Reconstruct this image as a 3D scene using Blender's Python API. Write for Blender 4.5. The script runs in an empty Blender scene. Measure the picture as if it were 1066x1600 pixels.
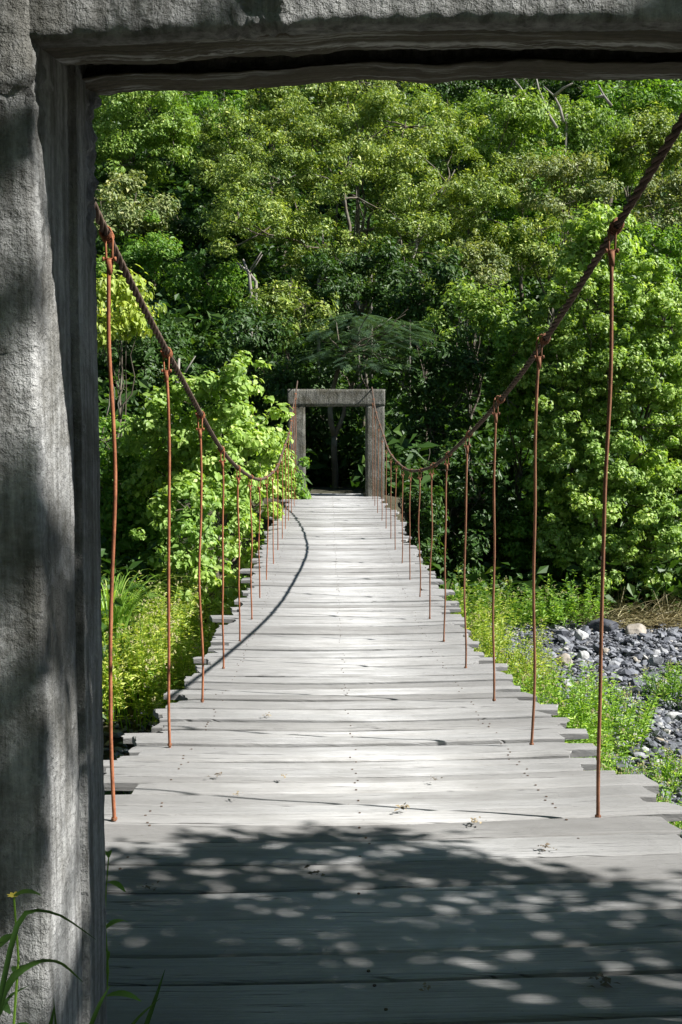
import bpy, math, random
import numpy as np
from mathutils import Vector, Matrix, noise

# ---------------------------------------------------------------- camera, world, sun, exposure
SC = bpy.context.scene
COL = SC.collection
EYE = 5.0                                    # camera height above datum; river bed is ~4.5 m lower
F = 1555.6                                   # focal length in photograph pixels (35 mm lens, 36 mm tall frame)
PITCH, YAW = math.atan(95 / F), math.atan(21 / F)
cam_d = bpy.data.cameras.new('camera')
cam = bpy.data.objects.new('camera', cam_d)
COL.objects.link(cam)
cam_d.sensor_fit = 'VERTICAL'
cam_d.sensor_height = 36
cam_d.lens = 35
cam_d.clip_start = 0.05
cam_d.clip_end = 600
cam.location = (0, 0, EYE)
cam.rotation_euler = (math.pi / 2 - PITCH, 0, -YAW)
SC.camera = cam
CAMR = cam.rotation_euler.to_matrix()

SUN = Vector((1.0, -0.26, 0.94)).normalized()
EL = math.asin(SUN.z)
AZ = math.atan2(SUN.x, SUN.y)
world = bpy.data.worlds.new('World')
SC.world = world
world.use_nodes = True
wn = world.node_tree
bg = wn.nodes['Background']
sky = wn.nodes.new('ShaderNodeTexSky')
sky.sky_type = 'NISHITA'
sky.sun_disc = False
sky.altitude = 2500
sky.dust_density = 0.3
sky.sun_elevation = EL
sky.sun_rotation = AZ
wn.links.new(sky.outputs[0], bg.inputs[0])
bg.inputs[1].default_value = 0.05
sl = bpy.data.lights.new('sun', 'SUN')
sl.energy = 5.0
sl.angle = math.radians(0.5)
sl.color = (1.0, 0.975, 0.93)
so = bpy.data.objects.new('sun', sl)
so.rotation_euler = SUN.to_track_quat('Z', 'Y').to_euler()
so.location = (40, -10, 40)
COL.objects.link(so)
SC.view_settings.view_transform = 'Standard'
SC.view_settings.look = 'None'
SC.view_settings.exposure = 1.10
SC.view_settings.gamma = 1
SC.cycles.max_bounces = 6
SC.cycles.diffuse_bounces = 3
SC.cycles.glossy_bounces = 2
SC.cycles.transmission_bounces = 3
SC.cycles.use_denoising = True
SC.cycles.sample_clamp_indirect = 4.0

rng = np.random.default_rng(7)
random.seed(7)


def P(px, py, d):
    """world point seen at photograph pixel (px, py), at distance d along the bridge"""
    v = CAMR @ Vector(((px - 533) / F, (800 - py) / F, -1))
    return Vector((0, 0, EYE)) + v * (d / v.y)


# ---------------------------------------------------------------- helpers
def tag(o, label=None, cat=None, group=None, kind=None):
    if label: o['label'] = label
    if cat: o['category'] = cat
    if group: o['group'] = group
    if kind: o['kind'] = kind
    return o


def empty(name, loc):
    o = bpy.data.objects.new(name, None)
    o.location = loc
    o.empty_display_size = 0.2
    COL.objects.link(o)
    return o


def mesh_np(name, V, faces_list, mat, parent=None, smooth=False):
    """V: (n,3) world coords; faces_list: list of int arrays each (m,k)"""
    me = bpy.data.meshes.new(name)
    V = np.asarray(V, dtype=np.float32)
    if parent is not None:
        org = np.array(world_loc(parent), dtype=np.float32)
        V = V - org
    faces_list = [np.asarray(f, dtype=np.int32) for f in faces_list if len(f)]
    me.vertices.add(len(V))
    me.vertices.foreach_set('co', V.ravel())
    loops = np.concatenate([f.ravel() for f in faces_list])
    sizes = np.concatenate([np.full(len(f), f.shape[1], dtype=np.int32) for f in faces_list])
    starts = np.concatenate([[0], np.cumsum(sizes)[:-1]]).astype(np.int32)
    me.loops.add(len(loops))
    me.loops.foreach_set('vertex_index', loops)
    me.polygons.add(len(sizes))
    me.polygons.foreach_set('loop_start', starts)
    me.polygons.foreach_set('loop_total', sizes)
    me.polygons.foreach_set('use_smooth', np.full(len(sizes), smooth, dtype=bool))
    me.update(calc_edges=True)
    me.materials.append(mat)
    o = bpy.data.objects.new(name, me)
    COL.objects.link(o)
    if parent is not None:
        o.parent = parent
    return o


def world_loc(o):
    v = Vector((0, 0, 0))
    while o is not None:
        v += o.location
        o = o.parent
    return v


class MB:
    """collects pieces that end up in ONE mesh"""
    def __init__(s):
        s.V, s.Fq, s.Ft, s.n = [], [], [], 0

    def add(s, V, Fq=None, Ft=None):
        V = np.asarray(V, dtype=np.float64)
        if Fq is not None and len(Fq): s.Fq.append(np.asarray(Fq) + s.n)
        if Ft is not None and len(Ft): s.Ft.append(np.asarray(Ft) + s.n)
        s.V.append(V)
        s.n += len(V)

    def tube(s, pts, rad, sides=8, cap=True):
        pts = np.asarray(pts, dtype=np.float64)
        n = len(pts)
        rad = np.broadcast_to(rad, (n,))
        T = np.gradient(pts, axis=0)
        T /= np.linalg.norm(T, axis=1)[:, None] + 1e-12
        up = np.tile([0.0, 0.0, 1.0], (n, 1))
        mt = np.abs(T.mean(0))
        ref = np.eye(3)[int(np.argmin(mt))]
        A = np.cross(T, ref); A /= np.linalg.norm(A, axis=1)[:, None] + 1e-12
        B = np.cross(T, A)
        a = np.linspace(0, 2 * np.pi, sides, endpoint=False)
        V = pts[:, None, :] + rad[:, None, None] * (np.cos(a)[None, :, None] * A[:, None, :] + np.sin(a)[None, :, None] * B[:, None, :])
        V = V.reshape(-1, 3)
        i = np.arange(n - 1)[:, None] * sides
        j = np.arange(sides)[None, :]
        j2 = (j + 1) % sides
        q = np.stack([i + j, i + j2, i + sides + j2, i + sides + j], -1).reshape(-1, 4)
        t = None
        if cap:
            c0, c1 = len(V), len(V) + 1
            V = np.vstack([V, pts[0], pts[-1]])
            jj = np.arange(sides)
            t = np.vstack([np.stack([np.full(sides, c0), (jj + 1) % sides, jj], -1),
                           np.stack([np.full(sides, c1), (n - 1) * sides + jj, (n - 1) * sides + (jj + 1) % sides], -1)])
        s.add(V, q, t)

    def build(s, name, mat, parent=None, smooth=False):
        V = np.vstack(s.V)
        fl = []
        if s.Fq: fl.append(np.vstack(s.Fq))
        if s.Ft: fl.append(np.vstack(s.Ft))
        return mesh_np(name, V, fl, mat, parent, smooth)


def fbm(p, scale=1.0, octv=4, H=0.9):
    return noise.fractal(Vector(p) * scale, H, 2.0, octv)


# ---------------------------------------------------------------- materials
def newmat(name):
    m = bpy.data.materials.new(name)
    m.use_nodes = True
    nt = m.node_tree
    b = nt.nodes['Principled BSDF']
    return m, nt, b


def N(nt, typ, **kw):
    n = nt.nodes.new(typ)
    for k, v in kw.items():
        setattr(n, k, v)
    return n


def ramp(nt, src, stops):
    r = N(nt, 'ShaderNodeValToRGB')
    el = r.color_ramp.elements
    while len(el) < len(stops): el.new(0.5)
    for e, (p, c) in zip(el, stops):
        e.position = p
        e.color = (*c, 1) if len(c) == 3 else c
    nt.links.new(src, r.inputs[0])
    return r


def noise_n(nt, coord, scale, detail=4, rough=0.55, vscale=None, dist=0.0):
    if vscale is not None:
        mp = N(nt, 'ShaderNodeMapping')
        mp.inputs['Scale'].default_value = vscale
        nt.links.new(coord, mp.inputs['Vector'])
        coord = mp.outputs[0]
    n = N(nt, 'ShaderNodeTexNoise')
    n.inputs['Scale'].default_value = scale
    n.inputs['Detail'].default_value = detail
    n.inputs['Roughness'].default_value = rough
    n.inputs['Distortion'].default_value = dist
    nt.links.new(coord, n.inputs['Vector'])
    return n


def mixc(nt, fac, a, b, mode='MIX'):
    m = N(nt, 'ShaderNodeMix', data_type='RGBA', blend_type=mode)
    for s, v in ((m.inputs[0], fac), (m.inputs[6], a), (m.inputs[7], b)):
        if isinstance(v, (int, float)): s.default_value = v
        elif isinstance(v, tuple): s.default_value = (*v, 1)
        else: nt.links.new(v, s)
    return m.outputs[2]


def mth(nt, op, a, b=None, clamp=False):
    m = N(nt, 'ShaderNodeMath', operation=op)
    m.use_clamp = clamp
    for s, v in ((m.inputs[0], a), (m.inputs[1], b)):
        if v is None: continue
        if isinstance(v, (int, float)): s.default_value = v
        else: nt.links.new(v, s)
    return m.outputs[0]


def bump(nt, b, h, strength, dist, prev=None):
    n = N(nt, 'ShaderNodeBump')
    n.inputs['Strength'].default_value = strength
    n.inputs['Distance'].default_value = dist
    nt.links.new(h, n.inputs['Height'])
    if prev is not None: nt.links.new(prev, n.inputs['Normal'])
    nt.links.new(n.outputs[0], b.inputs['Normal'])
    return n.outputs[0]


def leaf_mat(name, cols, trans=0.35, tcol=None, tint=(1.32, 1.32, 1.0), rough=0.5, spec=0.35):
    """cols: three base colours picked per leaf"""
    m, nt, b = newmat(name)
    geo = N(nt, 'ShaderNodeNewGeometry')
    tc = N(nt, 'ShaderNodeTexCoord')
    r = ramp(nt, geo.outputs['Random Per Island'], [(0.0, cols[0]), (0.45, cols[1]), (0.8, cols[1]), (1.0, cols[2])])
    big = noise_n(nt, tc.outputs['Object'], 0.6, 3)
    v = ramp(nt, big.outputs[0], [(0.3, (0.72, 0.8, 0.8)), (0.7, (1.2, 1.12, 1.0))])
    c = mixc(nt, 1.0, r.outputs[0], v.outputs[0], 'MULTIPLY')
    if tint: c = mixc(nt, 1.0, c, tint, 'MULTIPLY')
    nt.links.new(c, b.inputs['Base Color'])
    b.inputs['Roughness'].default_value = rough
    b.inputs['Specular IOR Level'].default_value = spec
    tr = N(nt, 'ShaderNodeBsdfTranslucent')
    tcx = mixc(nt, 1.0, c, tcol or (1.9, 1.9, 0.7), 'MULTIPLY')
    nt.links.new(tcx, tr.inputs[0])
    mx = N(nt, 'ShaderNodeMixShader')
    mx.inputs[0].default_value = trans
    nt.links.new(b.outputs[0], mx.inputs[1])
    nt.links.new(tr.outputs[0], mx.inputs[2])
    nt.links.new(mx.outputs[0], nt.nodes['Material Output'].inputs[0])
    return m


LM = {
    'olive': leaf_mat('leaf olive', [(.060, .105, .026), (.155, .215, .056), (.44, .48, .20)], 0.25),
    'grey': leaf_mat('leaf grey green', [(0.099, 0.146, 0.061), (0.175, 0.209, 0.102), (0.313, 0.311, 0.181)], 0.22),
    'bright': leaf_mat('leaf bright', [(.075, .14, .030), (.15, .235, .055), (.36, .44, .19)], 0.27),
    'lime': leaf_mat('leaf lime', [(.11, .185, .050), (.21, .31, .095), (.42, .50, .26)], 0.32),
    'mid': leaf_mat('leaf mid', [(0.068, 0.146, 0.028), (0.117, 0.219, 0.041), (0.216, 0.292, 0.071)]),
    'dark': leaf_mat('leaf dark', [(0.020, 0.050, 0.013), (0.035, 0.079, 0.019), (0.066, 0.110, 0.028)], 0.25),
    'feather': leaf_mat('leaf feather', [(.06, .11, .065), (.10, .16, .10), (.16, .22, .14)], 0.2, tint=(1.0, 1.1, 1.15)),
    'weed': leaf_mat('leaf weed', [(.15, .20, .05), (.27, .34, .09), (.48, .48, .22)], 0.35),
    'weedgreen': leaf_mat('leaf weed green', [(.11, .20, .05), (.20, .33, .08), (.40, .48, .20)], 0.35),
    'yellowish': leaf_mat('leaf yellowish', [(0.175, 0.219, 0.061), (0.294, 0.311, 0.102), (0.470, 0.401, 0.181)], 0.3),
    'grass': leaf_mat('grass blade', [(0.099, 0.201, 0.036), (0.175, 0.292, 0.061), (0.255, 0.347, 0.102)], 0.35),
    'dry': leaf_mat('dry stems', [(.12, .10, .07), (.22, .19, .13), (.34, .31, .23)], 0.1),
}


def bark_mat(name, c0, c1):
    m, nt, b = newmat(name)
    tc = N(nt, 'ShaderNodeTexCoord')
    n1 = noise_n(nt, tc.outputs['Object'], 6, 5, 0.6, (1, 1, 0.3))
    n2 = noise_n(nt, tc.outputs['Object'], 1.6, 3)
    r = ramp(nt, n1.outputs[0], [(0.3, c0), (0.7, c1)])
    lich = ramp(nt, n2.outputs[0], [(0.52, (0, 0, 0)), (0.62, (1, 1, 1))])
    c = mixc(nt, mth(nt, 'MULTIPLY', lich.outputs[0], 0.4), r.outputs[0], (.26, .27, .22))
    nt.links.new(c, b.inputs['Base Color'])
    b.inputs['Roughness'].default_value = 0.9
    bump(nt, b, n1.outputs[0], 0.6, 0.03)
    return m


BARK = bark_mat('bark', (.055, .042, .03), (.16, .13, .095))
BARE = bark_mat('bare wood', (.16, .14, .12), (.34, .31, .27))


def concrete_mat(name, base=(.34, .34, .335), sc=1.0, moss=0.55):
    m, nt, b = newmat(name)
    tc = N(nt, 'ShaderNodeTexCoord')
    O = tc.outputs['Object']
    big = noise_n(nt, O, 2.2 * sc, 5, 0.6)
    str_ = noise_n(nt, O, 5, 6, 0.65, (7, 7, 0.5))
    fine = noise_n(nt, O, 55 * sc, 6, 0.7)
    pit = N(nt, 'ShaderNodeTexVoronoi'); pit.inputs['Scale'].default_value = 70 * sc
    nt.links.new(O, pit.inputs['Vector'])
    r = ramp(nt, big.outputs[0], [(0.28, tuple(x * .55 for x in base)), (0.5, base), (0.72, tuple(min(1, x * 1.45) for x in base))])
    c = mixc(nt, 0.8, r.outputs[0], ramp(nt, str_.outputs[0], [(0.36, (.38, .38, .36)), (0.62, (1.35, 1.35, 1.35))]).outputs[0], 'MULTIPLY')
    c = mixc(nt, 0.7, c, ramp(nt, fine.outputs[0], [(0.3, (.6, .6, .6)), (0.7, (1.3, 1.3, 1.3))]).outputs[0], 'MULTIPLY')
    mo = noise_n(nt, O, 1.3, 6, 0.75, None, 0.6)
    c = mixc(nt, mth(nt, 'MULTIPLY', ramp(nt, mo.outputs[0], [(0.50, (0, 0, 0)), (0.60, (1, 1, 1))]).outputs[0], moss), c, (.075, .068, .045))
    sp = noise_n(nt, O, 9, 6, 0.8)
    c = mixc(nt, mth(nt, 'MULTIPLY', ramp(nt, sp.outputs[0], [(0.60, (0, 0, 0)), (0.66, (1, 1, 1))]).outputs[0], 0.7), c, (.42, .42, .41))
    nt.links.new(c, b.inputs['Base Color'])
    b.inputs['Roughness'].default_value = 0.92
    p = bump(nt, b, fine.outputs[0], 1.0, 0.012)
    p = bump(nt, b, pit.outputs['Distance'], 0.3, 0.006, p)
    p = bump(nt, b, sp.outputs[0], 0.8, 0.02, p)
    cr_ = noise_n(nt, O, 26, 5, 0.75)
    p = bump(nt, b, cr_.outputs[0], 0.9, 0.018, p)
    bump(nt, b, str_.outputs[0], 0.7, 0.012, p)
    return m


CONC = concrete_mat('rough concrete')
CONC_SHADE_TONE = concrete_mat('shade-toned old concrete', (.16, .155, .135), 0.7, 0.8)  # darker base and heavier moss stand in for dappled shade on far portal


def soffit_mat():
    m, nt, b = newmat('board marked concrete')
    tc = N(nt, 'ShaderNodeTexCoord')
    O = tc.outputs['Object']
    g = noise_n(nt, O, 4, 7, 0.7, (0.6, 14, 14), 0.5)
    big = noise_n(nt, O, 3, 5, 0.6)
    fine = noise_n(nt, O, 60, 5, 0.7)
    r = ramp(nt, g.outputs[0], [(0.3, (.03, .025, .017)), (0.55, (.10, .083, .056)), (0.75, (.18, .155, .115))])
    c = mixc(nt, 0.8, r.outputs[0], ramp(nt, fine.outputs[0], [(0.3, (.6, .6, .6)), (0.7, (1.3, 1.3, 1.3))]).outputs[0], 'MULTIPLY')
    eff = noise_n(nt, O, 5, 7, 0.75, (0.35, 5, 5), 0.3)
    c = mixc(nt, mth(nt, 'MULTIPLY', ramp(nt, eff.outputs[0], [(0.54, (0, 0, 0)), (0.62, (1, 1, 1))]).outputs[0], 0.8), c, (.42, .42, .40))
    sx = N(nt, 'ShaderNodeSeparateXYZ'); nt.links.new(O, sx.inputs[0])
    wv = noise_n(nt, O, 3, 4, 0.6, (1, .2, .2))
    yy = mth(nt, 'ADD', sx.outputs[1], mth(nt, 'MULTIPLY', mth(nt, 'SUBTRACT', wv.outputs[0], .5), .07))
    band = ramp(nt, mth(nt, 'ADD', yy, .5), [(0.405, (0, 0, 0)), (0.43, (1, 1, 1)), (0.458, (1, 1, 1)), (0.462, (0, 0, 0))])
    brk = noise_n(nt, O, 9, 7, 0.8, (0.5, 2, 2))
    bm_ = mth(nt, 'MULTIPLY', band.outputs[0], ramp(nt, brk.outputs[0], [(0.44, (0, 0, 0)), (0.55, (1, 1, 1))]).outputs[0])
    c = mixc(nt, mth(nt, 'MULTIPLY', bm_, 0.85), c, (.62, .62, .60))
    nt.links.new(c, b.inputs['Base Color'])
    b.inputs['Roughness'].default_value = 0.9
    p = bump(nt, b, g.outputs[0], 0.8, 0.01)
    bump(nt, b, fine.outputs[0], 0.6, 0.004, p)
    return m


SOFF = soffit_mat()


def plank_mat():
    m, nt, b = newmat('weathered grey planks')
    tc = N(nt, 'ShaderNodeTexCoord')
    geo = N(nt, 'ShaderNodeNewGeometry')
    rnd = geo.outputs['Random Per Island']
    cmb = N(nt, 'ShaderNodeCombineXYZ')
    nt.links.new(mth(nt, 'MULTIPLY', rnd, 37.0), cmb.inputs[0])
    nt.links.new(mth(nt, 'MULTIPLY', rnd, 91.0), cmb.inputs[2])
    va = N(nt, 'ShaderNodeVectorMath', operation='ADD')
    nt.links.new(tc.outputs['Object'], va.inputs[0])
    nt.links.new(cmb.outputs[0], va.inputs[1])
    O = va.outputs[0]
    g1 = noise_n(nt, O, 3.0, 8, 0.7, (0.5, 16, 3), 0.9)       # broad grain
    g2 = noise_n(nt, O, 9.0, 6, 0.7, (0.28, 26, 4), 0.3)       # fine grain
    crack = noise_n(nt, O, 3.0, 3, 0.5, (0.22, 9, 2), 0.25)
    blot = noise_n(nt, O, 2.6, 5, 0.6, (0.8, 2.0, 1))
    fine = noise_n(nt, tc.outputs['Object'], 160, 3, 0.7)
    spk = noise_n(nt, tc.outputs['Object'], 34, 4, 0.65)
    base = ramp(nt, g1.outputs[0], [(0.3, (.40, .395, .39)), (0.5, (.48, .478, .475)), (0.7, (.54, .54, .54))])
    c = mixc(nt, 0.75, base.outputs[0], ramp(nt, g2.outputs[0], [(0.3, (.74, .735, .725)), (0.68, (1.10, 1.10, 1.10))]).outputs[0], 'MULTIPLY')
    pl = ramp(nt, rnd, [(0, (.58, .57, .56)), (0.15, (.75, .74, .73)), (0.35, (.92, .92, .92)), (0.7, (1.02, 1.02, 1.025)), (1, (1.12, 1.11, 1.10))])
    c = mixc(nt, 1.0, c, pl.outputs[0], 'MULTIPLY')
    c = mixc(nt, 0.7, c, ramp(nt, blot.outputs[0], [(0.32, (.56, .55, .53)), (0.60, (1.14, 1.14, 1.14))]).outputs[0], 'MULTIPLY')
    # ends of the boards stay darker and mossy, the trodden middle is worn pale
    sx = N(nt, 'ShaderNodeSeparateXYZ'); nt.links.new(tc.outputs['Object'], sx.inputs[0])
    ax = mth(nt, 'ABSOLUTE', mth(nt, 'SUBTRACT', sx.outputs[0], 0.12))
    wob = mth(nt, 'ADD', ax, mth(nt, 'MULTIPLY', mth(nt, 'SUBTRACT', g1.outputs[0], 0.5), 1.3))
    edge = ramp(nt, wob, [(0.2, (0, 0, 0)), (0.6, (.6, .6, .6)), (1.1, (1, 1, 1))])
    c = mixc(nt, mth(nt, 'MULTIPLY', edge.outputs[0], 0.72), c, (.21, .205, .20))
    # open cracks following the grain
    ck = ramp(nt, crack.outputs[0], [(0.490, (0, 0, 0)), (0.498, (1, 1, 1)), (0.502, (1, 1, 1)), (0.510, (0, 0, 0))])
    thin = ramp(nt, blot.outputs[0], [(0.5, (0, 0, 0)), (0.6, (1, 1, 1))])
    ckf = mth(nt, 'MULTIPLY', ck.outputs[0], thin.outputs[0])
    c = mixc(nt, mth(nt, 'MULTIPLY', ckf, 0.75), c, (.05, .045, .04))
    c = mixc(nt, mth(nt, 'MULTIPLY', ramp(nt, spk.outputs[0], [(0.68, (0, 0, 0)), (0.74, (1, 1, 1))]).outputs[0], 0.55), c, (.10, .08, .055))
    nt.links.new(c, b.inputs['Base Color'])
    b.inputs['Roughness'].default_value = 0.72
    b.inputs['Specular IOR Level'].default_value = 0.35
    p = bump(nt, b, g2.outputs[0], 0.7, 0.006)
    p = bump(nt, b, g1.outputs[0], 0.55, 0.012, p)
    inv = mth(nt, 'SUBTRACT', 1.0, ckf)
    p = bump(nt, b, inv, 0.8, 0.006, p)
    bump(nt, b, fine.outputs[0], 0.2, 0.002, p)
    return m


PLANK = plank_mat()


def rust_mat(name, c0, c1, c2):
    m, nt, b = newmat(name)
    tc = N(nt, 'ShaderNodeTexCoord')
    n1 = noise_n(nt, tc.outputs['Object'], 9, 8, 0.8)
    n2 = noise_n(nt, tc.outputs['Object'], 120, 4, 0.7)
    r = ramp(nt, n1.outputs[0], [(0.3, c0), (0.5, c1), (0.72, c2)])
    c = mixc(nt, 0.5, r.outputs[0], ramp(nt, n2.outputs[0], [(0.3, (.6, .6, .6)), (0.7, (1.3, 1.3, 1.3))]).outputs[0], 'MULTIPLY')
    nt.links.new(c, b.inputs['Base Color'])
    b.inputs['Roughness'].default_value = 0.9
    b.inputs['Specular IOR Level'].default_value = 0.25
    bump(nt, b, n2.outputs[0], 0.5, 0.002)
    return m


RUST = rust_mat('orange rust', (.11, .045, .028), (.29, .105, .05), (.44, .19, .10))
RUSTR = rust_mat('brown rust', (.11, .055, .035), (.22, .10, .055), (.30, .14, .08))
ROPE = rust_mat('dark wire rope', (.045, .032, .025), (.095, .065, .048), (.16, .11, .08))


def ground_mat():
    m, nt, b = newmat('soil and leaf litter')
    tc = N(nt, 'ShaderNodeTexCoord')
    O = tc.outputs['Object']
    n1 = noise_n(nt, O, 1.2, 8, 0.65)
    n2 = noise_n(nt, O, 14, 6, 0.7)
    r = ramp(nt, n1.outputs[0], [(0.3, (.045, .040, .025)), (0.55, (.07, .065, .035)), (0.75, (.05, .07, .025))])
    sx = N(nt, 'ShaderNodeSeparateXYZ'); nt.links.new(O, sx.inputs[0])
    # river bed is slate gravel, below the banks
    h = mth(nt, 'ADD', sx.outputs[2], mth(nt, 'MULTIPLY', mth(nt, 'SUBTRACT', n1.outputs[0], 0.5), 0.5))
    f = ramp(nt, h, [(0.75, (1, 1, 1)), (1.0, (0, 0, 0))])
    gr = ramp(nt, n2.outputs[0], [(0.3, (.05, .052, .06)), (0.7, (.15, .155, .17))])
    c = mixc(nt, f.outputs[0], mixc(nt, 0.6, r.outputs[0], ramp(nt, n2.outputs[0], [(0.3, (.5, .5, .5)), (0.7, (1.4, 1.4, 1.4))]).outputs[0], 'MULTIPLY'), gr.outputs[0])
    nt.links.new(c, b.inputs['Base Color'])
    b.inputs['Roughness'].default_value = 0.95
    bump(nt, b, n2.outputs[0], 1.0, 0.06)
    return m


GROUND = ground_mat()


def stone_mat():
    m, nt, b = newmat('slate river stone')
    geo = N(nt, 'ShaderNodeNewGeometry')
    tc = N(nt, 'ShaderNodeTexCoord')
    n = noise_n(nt, tc.outputs['Object'], 12, 6, 0.65)
    r = ramp(nt, geo.outputs['Random Per Island'], [(0, (.06, .065, .08)), (0.4, (.13, .138, .16)), (0.8, (.21, .22, .24)), (0.92, (.34, .34, .345)), (0.985, (.44, .42, .38)), (1, (.28, .24, .18))])
    c = mixc(nt, 0.7, r.outputs[0], ramp(nt, n.outputs[0], [(0.3, (.65, .65, .65)), (0.7, (1.25, 1.25, 1.25))]).outputs[0], 'MULTIPLY')
    nt.links.new(c, b.inputs['Base Color'])
    b.inputs['Roughness'].default_value = 0.7
    bump(nt, b, n.outputs[0], 0.5, 0.03)
    return m


STONE = stone_mat()


def rock_mat(name, c0, c1):
    m, nt, b = newmat(name)
    tc = N(nt, 'ShaderNodeTexCoord')
    n = noise_n(nt, tc.outputs['Object'], 5, 8, 0.65)
    f = noise_n(nt, tc.outputs['Object'], 50, 4, 0.7)
    r = ramp(nt, n.outputs[0], [(0.3, c0), (0.7, c1)])
    c = mixc(nt, 0.5, r.outputs[0], ramp(nt, f.outputs[0], [(0.3, (.7, .7, .7)), (0.7, (1.2, 1.2, 1.2))]).outputs[0], 'MULTIPLY')
    nt.links.new(c, b.inputs['Base Color'])
    b.inputs['Roughness'].default_value = 0.8
    p = bump(nt, b, n.outputs[0], 0.6, 0.06)
    bump(nt, b, f.outputs[0], 0.4, 0.01, p)
    return m


ROCKS = {'tan': rock_mat('tan boulder', (.22, .19, .15), (.36, .325, .28)),
         'white': rock_mat('pale boulder', (.38, .38, .38), (.60, .60, .58)),
         'dark': rock_mat('dark slate boulder', (.03, .033, .045), (.08, .085, .10)),
         'slate': rock_mat('slate boulder', (.12, .13, .15), (.26, .27, .29))}


def flat_mat(name, c, rough=0.8):
    m, nt, b = newmat(name)
    tc = N(nt, 'ShaderNodeTexCoord')
    n = noise_n(nt, tc.outputs['Object'], 40, 4, 0.7)
    cc = mixc(nt, 0.8, c, ramp(nt, n.outputs[0], [(0.3, (.55, .55, .55)), (0.7, (1.4, 1.4, 1.4))]).outputs[0], 'MULTIPLY')
    nt.links.new(cc, b.inputs['Base Color'])
    b.inputs['Roughness'].default_value = rough
    return m


DEBRIS = flat_mat('dry leaf debris', (.30, .24, .15))
DEBRISD = flat_mat('dark dry debris', (.13, .10, .065))
YELLOW = flat_mat('yellow petals', (.30, .25, .03))
PALEFL = flat_mat('faded flower heads', (.36, .34, .16))

# ---------------------------------------------------------------- terrain
DK_D = [0.0, 1.2, 2.4, 4.0, 5.36, 6.7, 8.0, 9.4, 10.7, 12.0, 13.4, 14.7, 16.1, 18.2, 20.0, 21.5, 23.0, 25.0, 27.0]
DK_Z = [-1.36, -1.375, -1.41, -1.505, -1.60, -1.70, -1.77, -1.81, -1.815, -1.79, -1.73, -1.655, -1.58, -1.48, -1.40, -1.32, -1.225, -1.12, -1.08]


def deck_z(y):
    a = 0
    for k in (-0.8, -0.4, 0, 0.4, 0.8):
        a += np.interp(y + k, DK_D, DK_Z)
    return EYE + a / 5


def sstep(a, b, x):
    t = min(1, max(0, (x - a) / (b - a)))
    return t * t * (3 - 2 * t)


def terrain(x, y):
    bed = 0.5
    z = bed
    z += 1.05 * sstep(-1.2, -2.4, x) * sstep(10.5, 13.5, y) + 1.6 * sstep(-4.0, -11.0, x)
    z += 3.0 * sstep(13.0, 22.0, x)
    # near bank carrying the portal
    zn = 3.58 + 0.25 * sstep(0, -6, y)
    z = z + (zn - z) * sstep(4.2, 2.0, y)
    # far bank and hillside
    yb = 25.0 + 6.0 * sstep(1.7, 3.6, x)
    zb = 3.86
    z = max(z, z + (zb - z) * sstep(yb - 1.6, yb + 0.3, y)) if y < yb + 1 else zb
    y1 = yb + 3 + 7 * math.exp(-((x - .3) / 3.0) ** 2)
    if y > y1:
        z = zb + (y - y1) * 0.60
    amp = 0.12 + .4 * sstep(yb + 2, yb + 6, y)
    if not (abs(x - .1) < 1.6 and (y < 3 or (y > 23 and y < 36))):
        z += amp * fbm((x, y, 0), 0.35, 4)
    return z


def build_ground():
    xs = np.concatenate([np.linspace(-150, -16, 28), np.linspace(-15, 20, 141), np.linspace(21, 150, 28)])
    ys = np.concatenate([np.linspace(-120, -8, 20), np.linspace(-7, 62, 231), np.linspace(64, 160, 24)])
    V = np.array([(x, y, terrain(x, y)) for y in ys for x in xs])
    nx, ny = len(xs), len(ys)
    i = np.arange(ny - 1)[:, None] * nx + np.arange(nx - 1)[None, :]
    q = np.stack([i, i + 1, i + nx + 1, i + nx], -1).reshape(-1, 4)
    o = mesh_np('ground', V, [q], GROUND, smooth=True)
    tag(o, kind='structure')


build_ground()

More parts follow.
